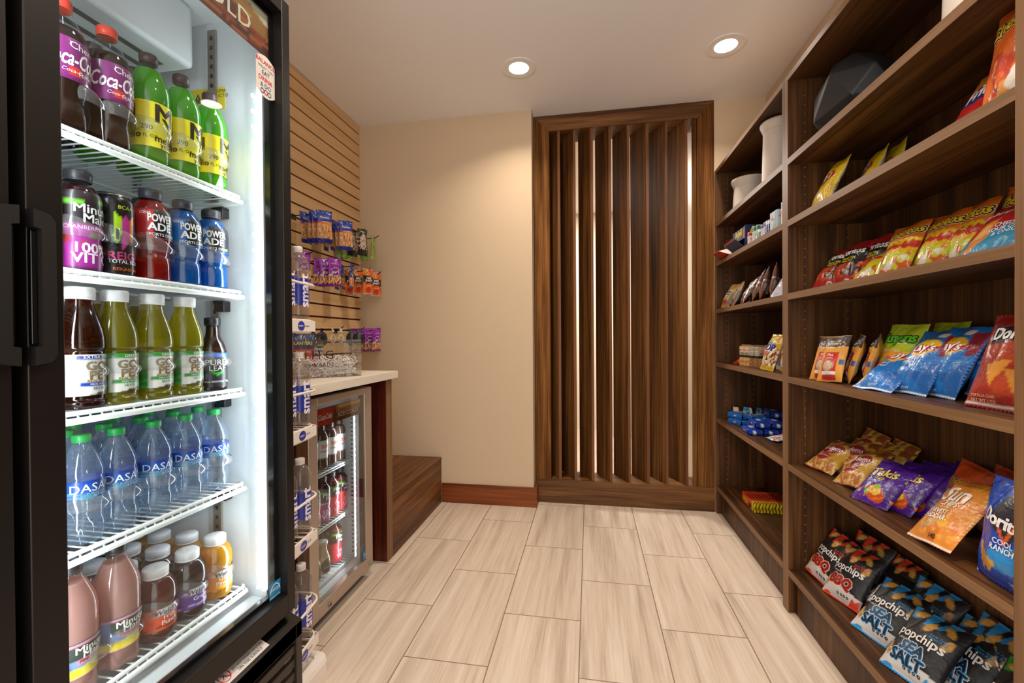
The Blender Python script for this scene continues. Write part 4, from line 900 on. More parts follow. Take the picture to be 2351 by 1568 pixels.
# shelf 2
z = SHZ[1]
LYY = ((.140, .190, .042, [('f', '#d8b820'), ('n', 0, 1, 3, .2, '#c8a418'), ('e', .5, .62, .33, .12, '#b82a26', .1), ('c', .4, .25, .2, .1, .4, '#e0b860')], [("Lay's", .5, .62, .036, '#f0ecec', {'bold': .04, 'shear': .15})], '#c8ccd0', 15),)
bag('lyy', 'chip_bag', 'chip bag', LYY, (.835, 1.815, 0), (-.42, .08, -1.62), 'yellow potato chip bag on the second shelf, farthest', None, z)
bag('lyy', 'chip_bag', 'chip bag', LYY, (.93, 1.75, 0), (-.38, .05, -1.75), 'yellow potato chip bag just showing its top behind the farthest one', None, z)
bag('lyy', 'chip_bag', 'chip bag', LYY, (1.0, 1.72, 0), (-.2, .0, -1.7), 'dark yellow bag at the back panel of the second shelf', None, z)
bag('fch', 'chip_bag', 'chip bag', FCH, (.885, 1.50, 0), (-1.02, .05, -1.5), 'orange cheese puff bag lying back in the middle of the second shelf', None, z)
FRI = ((.145, .195, .045, [('f', '#c82a24'), ('b', .68, 1, '#dca024'), ('e', .5, .56, .42, .12, '#26347a', .1), ('b', 0, .2, '#d8a028')], [('Fritos', .5, .57, .042, '#f0ecec', {'bold': .05, 'shear': .2, 'rot': .08})], '#c89a24', 16),)
bag('fri', 'chip_bag', 'chip bag', FRI, (.870, 1.195, 0), (-.55, .0, -1.42), 'red and golden corn chip bag on the second shelf', None, z)
CHP = ((.145, .235, .05, [('f', '#d8641e'), ('n', 0, .5, 5, .0, '#c03c20'), ('n', 0, .45, 6, .22, '#e8a050'), ('n', 0, .4, 4, .3, '#e8e0d4')], [('Cheetos', .48, .76, .040, '#e8c42c', {'bold': .05, 'rot': .1, 'shear': .1, 'out': '#1c1612', 'ow': .06, 'out2': '#ece8e0'})], '#c05a1c', 17),)
bag('chp', 'chip_bag', 'chip bag', CHP, (.845, 1.06, 0), (-.18, .0, -1.55), 'tall orange cheese puff bag at the near upright, second shelf', None, z)

# ------------------------------------------------------------------ far bookcase goods
def vase(x, y, z, h, r, lab):
    b = MB(); P = smooth_prof([(r * .90, 0), (r * .93, .003), (r * .90, h * .4), (r * .86, h - .055), (r * .88, h - .04), (r * .97, h - .02), (r * 1.02, h - .008), (r * 1.0, h), (r * .96, h), (r * .90, h - .02), (r * .80, h - .05), (r * .80, .02), (.001, .015)], 4)
    b.lathe(P, ceramic, 48, cap1=False); tag(b.build('ceramic_vase', loc=(x, y, z + .0004)), lab, 'vase')
vase(.900, 2.71, SHZ[0], .182, .092, 'short wide cream ceramic vase on the far bookcase top shelf')
vase(.895, 2.28, SHZ[0], .300, .085, 'tall cream ceramic vase behind the bookcase upright')
vase(.905, 1.19, SHZ[0], .285, .085, 'cream ceramic vase on the middle bookcase, cut off by the picture top')
b = MB(); pts = []
rr = .13
for th, z_, q in ((0, .0, .55), (1, .07, 1.0), (2, .175, .92), (3, .245, .5)):
    for i in range(6):
        a = 2 * PI * (i + .5 * (th % 2)) / 6 + .35; pts.append((rr * q * math.cos(a) * .95, rr * q * math.sin(a) * 1.25, z_ + .012 * math.sin(i * 2.1 + th)* (th > 0)))
vs = [b.bm.verts.new(p) for p in pts]
r_ = bmesh.ops.convex_hull(b.bm, input=vs)
for f in b.bm.faces: f.material_index = b.mi(black_cer)
bmesh.ops.dissolve_limit(b.bm, angle_limit=.25, verts=b.bm.verts, edges=b.bm.edges)
bmesh.ops.bevel(b.bm, geom=list(b.bm.edges), offset=.004, segments=2, profile=.6, affect='EDGES')
mnz = min(v.co.z for v in b.bm.verts)
for v in b.bm.verts: v.co.z -= mnz
tag(b.build('faceted_pot', loc=(.922, 1.735, SHZ[0] + .0005)), 'black faceted geometric pot on the middle bookcase top shelf', 'pot')
def carton(name, x0, x1, y0, y1, z0, z1, spec, texts, lab, cat='box', rz=0):
    """printed card box; spec paints its aisle (-X) and camera (-Y) faces"""
    cx, cyy = (x0 + x1) / 2, (y0 + y1) / 2; hx, hy, h = (x1 - x0) / 2, (y1 - y0) / 2, z1 - z0
    b = MB(); base = next((s[1] for s in spec if s[0] == 'f'), '#ffffff')
    b.box(-hx + .0003, hx - .0003, -hy + .0003, hy - .0003, 0, h, print_card, col=base)
    b.grid(12, 12, lambda u, v: (-hx, hy - 2 * hy * u, .0003 + (h - .0006) * v), print_card, spec, smooth=False)
    b.grid(12, 12, lambda u, v: (-hx + 2 * hx * u, -hy, .0003 + (h - .0006) * v), print_card, spec, smooth=False)
    for (s_, side, v0, size, col, kw) in texts:
        mp = (lambda a, c: (-hx - .0005, -a, h * v0 + c)) if side == 'x' else (lambda a, c: (a, -hy - .0005, h * v0 + c))
        b.text(s_, size, mp, print_card, col, kw.get('bold', .03), kw.get('shear', 0), 9, width=kw.get('w'), rot=kw.get('rot', 0))
    return tag(b.build(name, loc=(cx, cyy, z0 + .0005), rot=(0, 0, rz)), lab, cat)
z = SHZ[1]
ADV = [('f', '#1c2450'), ('b', 0, .03, '#30407a')]
t = thing('dispenser_box', 'dark blue medicine dispenser box with open tear-down front flap', 'box', (.87, 2.60, z))
b = MB(); b.box(.80, .945, 2.47, 2.475, z + .0005, z + .118, print_card, col='#1c2450'); b.box(.80, .945, 2.665, 2.67, z + .0005, z + .118, print_card, col='#1c2450')
b.box(.94, .945, 2.475, 2.665, z + .0005, z + .118, print_card, col='#182048'); b.box(.80, .945, 2.475, 2.665, z + .0005, z + .004, print_card, col='#e8e4e0'); b.box(.80, .945, 2.475, 2.665, z + .113, z + .118, print_card, col='#1c2450')
b.box(.80, .804, 2.475, 2.665, z + .052, z + .118, print_card, col='#1c2450')
b.text('Advil', .050, NY(.872, 2.4694, z + .092), print_card, '#e0d838', .05); b.text('Ibuprofen Tablets, 200 mg', .010, NY(.865, 2.4694, z + .062), print_card, '#d8dce8', .02); b.text('Pain Reliever/Fever Reducer', .010, NY(.865, 2.4694, z + .050), print_card, '#d8dce8', .02)
b.text('Advil', .052, NX(.7994, 2.575, z + .092), print_card, '#e0d838', .05); b.text('Ibuprofen Tablets', .011, NX(.7994, 2.58, z + .066), print_card, '#d8dce8', .02)
b.box(.7992, .7998, 2.478, 2.50, z + .055, z + .10, print_card, col='#c8402c')
wb(b, 'box_body', t)
b = MB()
b.prism([(.802, 2.475, z + .003), (.802, 2.665, z + .003), (.752, 2.665, z + .045), (.752, 2.475, z + .045)], (.0006, 0, .0012), print_card, '#1a2248')
for i in range(4): b.poly([(.7925 - .009 * i, 2.50 + .01 * i, z + .0117 + .00756 * i), (.7925 - .009 * i, 2.60 + .012 * i, z + .0117 + .00756 * i), (.7908 - .009 * i, 2.60 + .012 * i, z + .0131 + .00756 * i), (.7908 - .009 * i, 2.50 + .01 * i, z + .0131 + .00756 * i)], print_card, '#d8dce8')
wb(b, 'front_flap', t)
t = thing('dispenser_box', 'red and white medicine dispenser box with a flap hanging over the shelf edge', 'box', (.87, 2.76, z))
b = MB(); b.box(.805, .93, 2.70, 2.705, z + .0005, z + .095, print_card, col='#b82a20'); b.box(.805, .93, 2.845, 2.85, z + .0005, z + .095, print_card, col='#b82a20'); b.box(.925, .93, 2.705, 2.845, z + .0005, z + .095, print_card, col='#b82a20')
b.box(.805, .809, 2.705, 2.845, z + .045, z + .095, print_card, col='#b82a20'); b.box(.805, .925, 2.705, 2.845, z + .0005, z + .003, print_card, col='#ece8e4'); b.text('TYLENOL', .024, NX(.8044, 2.775, z + .072), print_card, '#ece8e4', .05)
wb(b, 'box_body', t)
b = MB(); b.prism([(.805, 2.705, z + .002), (.805, 2.845, z + .002), (.735, 2.835, z + .030), (.735, 2.715, z + .030)], (.0006, 0, .0012), print_card, '#b82a20')
b.prism([(.8055, 2.705, z + .005), (.8055, 2.71, z + .045), (.737, 2.717, z + .031)], (0, .0012, 0), print_card, '#ece4dc')
wb(b, 'front_flap', t)
med = [('#e8e4e0', '#c83028', 'MOTRIN', .795, 2.400, .062, .020), ('#e4e2dc', '#2a7a58', 'ROLAIDS', .80, 2.345, .078, .022), ('#e4e2dc', '#2a7a58', 'TUMS', .805, 2.315, .078, .018), ('#2a7a68', '#e8e8e4', 'ALKA', .80, 2.275, .050, .020), ('#e8e4ec', '#4a3a8a', 'ALEVE', .80, 2.24, .060, .020), ('#e4e4ea', '#5a4a9a', 'NYQUIL', .80, 2.21, .064, .018), ('#26347a', '#e8e8f0', 'DAYQUIL', .80, 2.185, .066, .016), ('#1c3a8a', '#e8e8f0', 'BAYER', .80, 2.162, .064, .014)]
for i, (c1, c2, tx, x, y, h, w_) in enumerate(med):
    carton('medicine_carton', x, x + .055, y, y + w_, z, z + h, [('f', c1), ('b', .7, 1, c2), ('r', .8, 1, 0, .7, c2)], [(tx, 'y', .45, .011, c2, {'bold': .04}), (tx, 'x', .5, .009, c2, {'rot': PI / 2, 'bold': .03})], ['small white and red medicine carton in front of the dark blue box', 'white and green upright carton, first of a pair', 'white and green upright carton, second of a pair', 'low teal medicine carton', 'white and violet medicine carton', 'pale violet carton beside the navy ones', 'navy medicine carton with white print', 'narrow navy carton next to the light blue box'][i])
carton('tissue_box', .80, .85, 2.075, 2.15, z, z + .085, [('f', '#b8c4cc'), ('p', [(.3, 0), (.6, .6), (.8, 0)], '#8aa848'), ('r', .75, 1, 0, 1, '#6a9ac8'), ('e', .3, .7, .25, .05, '#c85848', .4)], [('tissue', 'x', .6, .012, '#a83a48', {'shear': .3})], 'pale blue and green patterned carton near the upright')
carton('tissue_box', .80, .85, 1.99, 2.035, z, z + .10, [('f', '#e0d0c8'), ('b', .8, 1, '#7a94c0'), ('n', .2, .8, 5, .2, '#8a2a3a')], [('Soft', 'x', .5, .014, '#26263a', {'shear': .3, 'bold': .03})], 'white and blue carton half hidden by the bookcase upright')
# third shelf of the far bookcase
z = SHZ[2]
FAM = ((.100, .155, .035, [('f', '#c8a060'), ('n', 0, 1, 4, .2, '#b88c4c'), ('e', .45, .58, .33, .13, '#e0d8cc', .3), ('e', .45, .2, .30, .10, '#a04828'), ('n', .05, .32, 10, .15, '#c88a5a'), ('r', .80, 1, .1, .6, '#6a6c74'), ('e', .72, .2, .05, .035, '#2a5ab0')],
    [('Famous\nAmos', .45, .59, .018, '#2c2c5a', {'bold': .04, 'shear': .2})], '#7a7a80', 21), {'m': print_matte})
bag('fam', 'cookie_bag', 'cookie bag', FAM, (.800, 2.83, 0), (-.45, .05, -1.35), 'tan bite-size cookie bag nearest the louvred screen', None, z)
bag('fam', 'cookie_bag', 'cookie bag', FAM, (.815, 2.735, 0), (-.40, .05, -1.7), 'tan bite-size cookie bag, second in line, turned aside', None, z)
bag('fam', 'cookie_bag', 'cookie bag', FAM, (.87, 2.68, 0), (-.45, .05, -1.6), 'tan cookie bag behind the first brown pouch', None, z)
BRN = ((.120, .185, .040, [('f', '#6a3c24'), ('b', .85, 1, '#2a1a14'), ('n', .3, .95, 5, .15, '#5a2a1c'), ('p', [(.1, .40), (.9, .62), (.9, .70), (.1, .50)], '#3a2a6a'), ('e', .35, .28, .2, .08, '#c87a4a'), ('e', .5, .45, .12, .05, '#b85a3a'), ('r', .8, 1, .55, .6, '#d8c8a0')],
    [('COOKIES', .45, .14, .012, '#e0d0c8', {'bold': .03, 'rot': -.1})], '#5a321e', 22),)
for i, (x, y, rx, rz, l) in enumerate(((.815, 2.585, -.55, -1.75, 'first brown cookie pouch with purple lettering band'), (.84, 2.48, -.35, -1.95, 'second brown cookie pouch, turned sideways'), (.85, 2.40, -.25, -2.0, 'third brown cookie pouch, turned sideways'), (.87, 2.31, -.15, -2.05, 'fourth brown cookie pouch, in shade'), (.90, 2.24, -.12, -2.05, 'fifth dark cookie pouch beside the blue bags'))):
    bag('brn', 'cookie_pouch', 'cookie bag', BRN, (x, y, 0), (rx, .0, rz), l, None, z)
BLU = ((.115, .165, .035, [('f', '#c8cce0'), ('b', .6, 1, '#2a4a9a'), ('p', [(0, .2), (1, .55), (1, .65), (0, .32)], '#8a2a3a'), ('n', .6, 1, 6, .2, '#4a9ac8')], [('OREO', .5, .75, .02, '#e8e8f0', {'bold': .05})], '#26284a', 23),)
bag('blu', 'cookie_pouch', 'cookie bag', BLU, (.815, 2.12, 0), (-.55, .05, -1.5), 'silver and blue cookie bag beside the upright', None, z)
bag('blu', 'cookie_pouch', 'cookie bag', BLU, (.93, 2.13, 0), (-.15, .05, -1.7), 'blue cookie bag standing behind the silver one', None, z)
# fourth shelf
z = SHZ[3]
RTZ = ((.085, .135, .022, [('f', '#b0201c'), ('p', [(.3, .15), (.5, .55), (.62, .5), (.42, .1)], '#d88a4a'), ('p', [(.55, .1), (.72, .45), (.8, .4), (.66, .06)], '#d89a5a'), ('b', .9, 1, '#c8c0bc')], [('Ritz Bits', .45, .72, .014, '#ece4e0', {'bold': .03, 'shear': .2})], '#8a1a18', 24),)
bag('rtz', 'cracker_bag', 'snack bag', RTZ, (.845, 2.745, 0), (-.98, .0, -1.25), 'flat red cracker bag leaning at the end of the cracker packs', None, z)
bag('rtz', 'cracker_bag', 'snack bag', RTZ, (.872, 2.735, 0), (-.80, .0, -1.25), 'red cracker bag under the leaning one', None, z)
def cracker(lab, x, y, rz, orange=False):
    def mk():
        b = MB(); h, w_, d = .108, .040, .026
        top = '#c8642c' if orange else '#c8a884'
        sp = [('f', '#c8a070'), ('b', 0, .42, '#c89050'), ('r', .46, .54, 0, .42, '#9a6a38'), ('b', .20, .22, '#9a6a38'), ('n', 0, .42, 12, .25, '#dcb078'), ('b', .45, .56, '#1c3024' if not orange else '#2a2a5a'), ('b', .56, 1, top), ('e', .5, .82, .35, .07, '#e8dcd0'), ('r', .15, .85, .60, .70, '#8a7a6c')]
        sp2 = [('f', '#b8946c'), ('b', 0, .45, '#7a4a34'), ('n', 0, .45, 14, .1, '#b08058'), ('b', .45, .56, '#1c2a24'), ('b', .56, 1, '#cfc6ba')] + [('b', .60 + .04 * i, .615 + .04 * i, '#3a3a40') for i in range(9)]
        def S1(u, v, o=0): return (-w_ / 2 + w_ * u, -d / 2 - .002 * math.sin(PI * u) - .0015 * abs(math.sin(v * 16)) - o, h * v)
        b.grid(16, 40, S1, print_foil, sp)
        b.grid(8, 40, lambda u, v: (-w_ / 2 - .002 * math.sin(PI * u), d / 2 - d * u, h * v), print_foil, sp2)
        b.grid(8, 40, lambda u, v: (w_ / 2 + .002 * math.sin(PI * u), -d / 2 + d * u, h * v), print_foil, sp2)
        b.grid(8, 12, lambda u, v: (w_ / 2 - w_ * u, d / 2, h * v), print_foil, sp2)
        for zz, s in ((0, -1), (h, 1)): b.grid(8, 3, lambda u, v: (-w_ / 2 + w_ * u, -d / 2 * (1 - v) + d / 2 * v, zz + s * .0005), print_foil, [('f', top if s > 0 else '#8a6a4a')], flip=s < 0)
        b.grid(12, 2, lambda u, v: (-w_ / 2 + w_ * u, .001 * math.sin(30 * u), h + .008 * v), print_foil, [('f', '#9a7a5a')])
        b.text('Lance', .013, lambda a, c: (a, -d / 2 - .0042, h * .82 + c), print_foil, '#b83a3a', .03, .3)
        bmesh.ops.remove_doubles(b.bm, verts=b.bm.verts, dist=.0002)
        o = b.build('cracker_pack'); tag(o, '', 'cracker pack'); return o
    place('crk' + str(orange), mk, (x, y, z + .0012), (0, 0, rz), lab)
cracker('peanut cracker pack facing out, next to the red cracker bags', .832, 2.585, -1.15); cracker('peanut cracker pack facing out, second in line', .838, 2.535, -1.15)
cracker('peanut cracker pack standing edge-on with barcode, first of two', .850, 2.480, .35); cracker('peanut cracker pack standing edge-on with barcode, second of two', .855, 2.425, .35)
cracker('orange-topped cracker pack beside the red and white box', .875, 2.375, -1.0, True)
carton('cereal_bar_box', .90, .97, 2.20, 2.35, z, z + .15, [('f', '#e4dcd6'), ('r', 0, .5, .6, 1, '#c83a26'), ('n', .05, .5, 5, .1, '#c84a3a'), ('e', .3, .2, .15, .08, '#4a8ac8')], [("Kellogg's", 'x', .85, .016, '#f0e8e4', {'bold': .02, 'shear': .2}), ('Special', 'x', .5, .026, '#c83a30', {'bold': .05})], 'red and white cereal bar box behind the popcorn bags')
PP = ((.115, .175, .048, [('f', '#c8a028'), ('b', 0, .55, '#c8b48c'), ('n', .12, .60, 9, .05, '#8a4a34'), ('n', .12, .62, 7, .2, '#e4d8bc'), ('n', 0, .65, 14, .3, '#5a2a24'), ('b', 0, .12, '#d8b020'), ('e', .5, .60, .36, .12, '#e4dcd0')],
    [('Candy', .48, .72, .020, '#3a9ab0', {'bold': .03, 'shear': .3}), ('POP', .48, .60, .044, '#2a2c8a', {'bold': .06, 'shear': .2}), ('Twix', .42, .42, .022, '#c8482a', {'bold': .04, 'shear': .2})], '#a88a20', 25),)
bag('pop', 'popcorn_bag', 'popcorn bag', PP, (.806, 2.215, 0), (-.34, .05, -1.45), 'shiny gold candy popcorn bag with blue lettering', None, z)
bag('pop', 'popcorn_bag', 'popcorn bag', PP, (.835, 2.09, 0), (-.30, .05, -1.6), 'second gold popcorn bag in shade beside the upright', None, z)
# fifth shelf: blue cookie packs
z = SHZ[4]
def cpack(lab, x, y, zz, rz, light=False):
    def mk():
        b = MB(); w_, d, h = .115, .068, .034
        c0 = '#1c6ac0' if light else '#1c3aa0'
        sp = [('f', c0), ('n', 0, 1, 3, .1, '#1a58b0' if light else '#2248b4'), ('e', .5, .5, .30, .30, '#c87a3a' if light else '#2a6ab8'), ('n', .2, .8, 9, .25, '#e0d8d0') if light else ('e', .5, .6, .2, .12, '#e4dce4')]
        def top(u, v): return (-w_ / 2 + w_ * u, -d / 2 + d * v, h - .006 * (1 - (math.sin(PI * u) ** .4) * (math.sin(PI * v) ** .3)) if 0 < u < 1 and 0 < v < 1 else h - .008)
        b.grid(22, 16, top, print_foil, sp)
        def side(y_, s): b.grid(22, 5, lambda u, v: (-w_ / 2 + w_ * u, y_ + s * .003 * math.sin(PI * v), (h - .008) * v), print_foil, [('f', c0), ('r', .42, .60, .45, .62, '#d8d8e4')], flip=s > 0)
        side(-d / 2, -1); side(d / 2, 1)
        for s in (-1, 1):
            b.grid(10, 4, lambda u, v: (s * (w_ / 2 + .012 * (1 - abs(2 * v - 1)) ** .5), -d / 2 + d * u, (h - .008) * v), print_foil, [('f', c0), ('n', 0, 1, 8, .1, '#2a5ab8')] + ([('r', .35 + .12 * i, .40 + .12 * i, .1, .9, '#e8e8f0') for i in range(3)] if s < 0 and not light else []), flip=s > 0)
        b.grid(6, 4, lambda u, v: (-w_ / 2 + w_ * u, d / 2 - d * v, 0), print_foil, [('f', c0)])
        b.text('OREO' if not light else 'CHIPS\nAHOY!', .018, lambda a, c: (a * 1, c, h + .0012), print_foil, '#e8e8f4', .05, 0, .3, rot=0)
        bmesh.ops.remove_doubles(b.bm, verts=b.bm.verts, dist=.0002)
        o = b.build('cookie_pack'); tag(o, '', 'cookie pack'); return o
    place('cp' + str(light), mk, (x, y, zz + .0008), (0, 0, rz), lab)
H_ = .0355
cpack('light blue cookie pack, lowest at the far front corner', .862, 2.755, z, -1.25, True); cpack('light blue cookie pack stacked on the far front corner pack', .866, 2.765, z + H_, -1.2, True)
cpack('light blue cookie pack in the middle of the heap', .945, 2.70, z, .3, True); cpack('light blue cookie pack on top in the middle of the heap', .950, 2.70, z + H_, .2, True)
cpack('navy cookie pack lying in front, farthest of the lower row', .845, 2.515, z, 1.5); cpack('navy cookie pack, middle of the lower row', .922, 2.515, z, 1.5); cpack('navy cookie pack of the lower row, deepest in the shelf', .999, 2.515, z, 1.5)
cpack('navy cookie pack stacked on the lower row, front', .885, 2.525, z + H_, 1.5); cpack('navy cookie pack stacked on the lower row, deeper', .962, 2.525, z + H_, 1.5)
cpack('blue cookie pack at the back, lower', 1.0, 2.64, z, 1.5); cpack('blue cookie pack at the back, upper', 1.0, 2.65, z + H_, 1.55); cpack('blue cookie pack at the back, topmost', .998, 2.64, z + 2 * H_, 1.5)
CY = ((.055, .085, .026, [('f', '#2a9ac8'), ('n', 0, 1, 5, .1, '#1c5aa0'), ('n', 0, 1, 7, .3, '#b8e0f0'), ('e', .5, .6, .3, .12, '#e0e0e8')], [('Rice Krispies', .5, .6, .008, '#2a3a8a', {'bold': .02})], '#d8d0c8', 27), {'nu': 20, 'nv': 28})
for i, (x, y, rx, rz, l) in enumerate(((.880, 2.86, -.1, 1.9, 'crispy treat pack with its pale back showing'), (.92, 2.85, -.1, -1.2, 'shiny cyan crispy treat pack, first upright'), (.955, 2.84, -.15, 1.7, 'crispy treat pack with pale back, second'), (.985, 2.83, -.05, -1.3, 'shiny cyan crispy treat pack, second upright'), (1.02, 2.82, -.1, -1.5, 'dark cyan crispy treat pack against the back'), (1.03, 2.74, -.1, -1.5, 'dark crispy treat pack above the middle of the heap'))):
    bag('cy', 'treat_pack', 'snack pack', CY, (x, y, 0), (rx, .05, rz), l, None, z)
WO = ((.09, .13, .02, [('f', '#dcd8dc'), ('n', 0, 1, 4, .15, '#d8642c'), ('n', 0, 1, 6, .2, '#a8a8b4'), ('b', 0, .04, '#2a8ab0')], [('Trail', .5, .6, .016, '#5a5a6a', {'bold': .02})], '#2a8ab0', 28),)
bag('wo', 'candy_bag', 'candy bag', WO, (.868, 2.335, 0), (-1.42, .0, -1.3), 'white and orange candy bag lying flat by the upright', None, z)
# bottom: peanut butter cup packs on edge
z = SHZ[5]
def cups():
    b = MB(); L_, h, d = .175, .052, .013
    sp = [('f', '#d8461c'), ('r', .84, 1, 0, 1, '#d8c020'), ('p', [(.60, .12), (.66, .60), (.80, .58), (.82, .10)], '#3a1c14'), ('r', .67, .78, .62, .84, '#c88a5a'), ('r', .0, .06, 0, 1, '#e05a2c'), ('p', [(.84, 0), (.62, 0), (.74, .12), (.84, .12)], '#d8c020')]
    b.grid(36, 12, lambda u, v: (-d / 2 - .001 * math.sin(PI * v), L_ / 2 - L_ * u, h * v), print_foil, sp)
    b.grid(36, 12, lambda u, v: (d / 2 + .001 * math.sin(PI * v), L_ / 2 - L_ * u, h * v), print_foil, sp, flip=True)
    b.grid(36, 3, lambda u, v: (-d / 2 + d * v, L_ / 2 - L_ * u, h), print_foil, [('f', '#c83a1c'), ('r', .2, .7, .2, .8, '#5a1c18'), ('r', .84, 1, 0, 1, '#c8b020')])
    b.grid(36, 3, lambda u, v: (-d / 2 + d * v, L_ / 2 - L_ * u, 0), print_foil, [('f', '#b83a1c')], flip=True)
    for s in (-1, 1): b.grid(3, 8, lambda u, v: (-d / 2 + d * u + .003 * math.sin(v * 9), s * (L_ / 2 + (.006 * math.sin(PI * u))), h * v), print_foil, [('f', '#d0b81c' if s < 0 else '#d8461c'), ('r', .4, .7, .2, .6, '#4a2a18')] if s < 0 else [('f', '#d8461c')], flip=s > 0)
    b.grid(3, 6, lambda u, v: (-d / 2 + d * u, L_ / 2 + .012 * u, h * v), print_foil, [('f', '#e0603a')])
    b.text("REESE'S", .030, lambda a, c: (-d / 2 - .0018, .030 - a, .028 + c), print_foil, '#e4d020', .05, .15, .3, width=.072)
    b.text("KING SIZE", .008, lambda a, c: (-d / 2 - .0018, .030 - a, .010 + c), print_foil, '#f0e8e0', .03, 0, .3)
    bmesh.ops.remove_doubles(b.bm, verts=b.bm.verts, dist=.0002)
    o = b.build('candy_pack'); tag(o, '', 'candy pack'); return o
for i in range(12):
    place('cup', cups, (.862 + .0160 * i, 2.61 + .003 * math.sin(i * 2.3), z + .0008), (0, .0, .0), ('first orange peanut butter cup pack, its printed side facing the aisle' if i == 0 else 'orange and yellow peanut butter cup pack standing in the row behind the first'), 'peanut butter cup packs')

# ------------------------------------------------------------------ counter, leg, bench
CT = thing('counter', 'pale laminate counter with dark wood end legs over the small cooler', 'counter', (-1.28, 1.78, 0))
b = MB(); b.box(-1.578, -.970, 1.36, 2.131, .914, .95, counter_top_mat, .0015); wb(b, 'countertop', CT)
b = MB(); b.box(-1.578, -1.000, 2.051, 2.111, .0005, .914, leg_red); b.box(-1.000, -.9965, 2.051, 2.111, .0005, .914, edge_z); wb(b, 'end_leg', CT)
b = MB(); b.box(-1.578, -1.000, 1.365, 1.425, .0005, .914, leg_red); b.box(-1.000, -.9965, 1.365, 1.425, .0005, .914, wood_z); wb(b, 'end_leg', CT)
b = MB(); b.box(-1.595, -.996, 2.1125, YB - .0125, .0005, .288, bench_wood); b.box(-1.595, -.994, 2.1125, YB - .0125, .2885, .308, bench_wood, .001)
tag(b.build('storage_bench'), 'low walnut bench box in the corner under the slatted wall', 'bench')

# ------------------------------------------------------------------ small cooler
K = thing('countertop_cooler', 'small silver-framed glass-door cooler under the pale counter', 'cooler', (-1.27, 1.69, .03))
Y0, Y1 = 1.452, 1.925
b = MB()
b.box(-1.555, -1.045, Y0, Y0 + .02, .055, .89, door_silver); b.box(-1.555, -1.045, Y1 - .02, Y1, .055, .89, door_silver); b.box(-1.555, -1.535, Y0, Y1, .055, .89, door_silver); b.box(-1.555, -1.045, Y0, Y1, .872, .893, steel_d); b.box(-1.555, -1.045, Y0, Y1, .055, .085, steel_d)
b.box(-1.0452, -1.045, Y0, Y0 + .02, .055, .893, hook_m)
wb(b, 'cabinet', K)
b = MB(); b.box(-1.535, -1.046, Y0 + .02, Y0 + .03, .085, .872, liner); b.box(-1.535, -1.046, Y1 - .03, Y1 - .02, .085, .872, liner); b.box(-1.535, -1.525, Y0 + .03, Y1 - .03, .085, .872, liner); b.box(-1.525, -1.046, Y0 + .03, Y1 - .03, .862, .872, liner); b.box(-1.525, -1.046, Y0 + .03, Y1 - .03, .085, .095, liner)
z = .12
while z < .84: b.box(-1.10, -1.09, Y1 - .0305, Y1 - .0300, z, z + .007, black_g); z += .02
wb(b, 'inner_liner', K)
b = MB()
for (a, c, e, f) in ((Y0, Y0 + .055, .052, .892), (Y1 - .062, Y1, .052, .892), (Y0 + .055, Y1 - .062, .052, .105), (Y0 + .055, Y1 - .062, .862, .892)): b.box(-1.040, -1.010, a, c, e, f, door_silver, .004)
Dk = wb(b, 'door', K)
b = MB(); b.box(-1.018, -1.014, Y0 + .0545, Y1 - .0615, .1045, .8625, glass2_m); b.build('door_glass', Dk)
b = MB(); b.box(-1.030, -1.020, Y1 - .085, Y1 - .062, .105, .862, black_g); b.box(-1.030, -1.020, Y0 + .055, Y0 + .062, .105, .862, black_g); b.build('glass_spacer', Dk)
b = MB(); ya, yb = Y0 + .062, Y1 - .085
b.grid(50, 10, lambda u, v: (-1.0195, ya + (yb - ya) * u, .778 + .070 * v), print_label, [('f', '#a81c18'), ('p', [(.36, 1), (.33, 0), (1, 0), (1, 1)], '#4a1c10'), ('n', 0, 0, 9, 0, '#000000'), ('p', [(.38, 1), (.42, .55), (.55, .35), (.8, .5), (1, .45), (1, 1)], '#8a5a2a'), ('p', [(.42, 1), (.50, .7), (.75, .8), (1, .75), (1, 1)], '#c8a060')], smooth=False)
b.text('Coca-Cola', .032, PX(-1.019, ya + .055, .812), print_label, '#ece0dc', .02, .35, 9, width=.088); b.text('ICE COLD', .024, PX(-1.019, ya + .225, .803), print_label, '#d8c8b0', 0, 0, 9, width=.155); b.build('header_decal', Dk)
b = MB(); b.tube([(-1.010, 1.572, .074), (-1.006, 1.572, .074)], .010, steel, 20); b.tube([(-1.006, 1.572, .074), (-1.004, 1.572, .074)], .006, steel_d, 16); b.build('door_lock', Dk)
b = MB(); b.tube([(-1.010, 1.893, .078), (-1.0085, 1.893, .078)], .012, steel, 24); b.build('badge', Dk)
b = MB(); b.box(-1.0138, -1.0134, 1.840, 1.872, .110, .148, print_label, col='#2a7ab0'); b.text('energy', .010, PX(-1.0131, 1.856, .131), print_label, '#f0f4f6', 0, .3); b.build('blue_sticker', Dk)
b = MB()
for yy in (Y0 + .04, Y1 - .04):
    for xx in (-1.07, -1.5): b.lathe([(.012, .0008), (.015, .003), (.015, .01), (.007, .014), (.007, .056)], hook_m, 16, c=(xx, yy))
wb(b, 'foot', K)
st = MB(); st.box(-1.050, -1.046, Y1 - .094, Y1 - .086, .13, .80, led_strip_m); o = wb(st, 'light_strip', K)
e = MB(); z = .14
while z < .79: e.box(-1.0455, -1.045, Y1 - .0925, Y1 - .0875, z - .004, z + .004, led_emit); z += .028
e.build('diode', o)['kind'] = 'stuff'
area('cooler light', (-1.075 + 1.27, 1.80 - 1.69, .46 - .03), Vector((-1, -.7, 0)).to_track_quat('-Z', 'Y').to_euler(), .02, .66, COOLER_W, (.92, .96, 1), K)
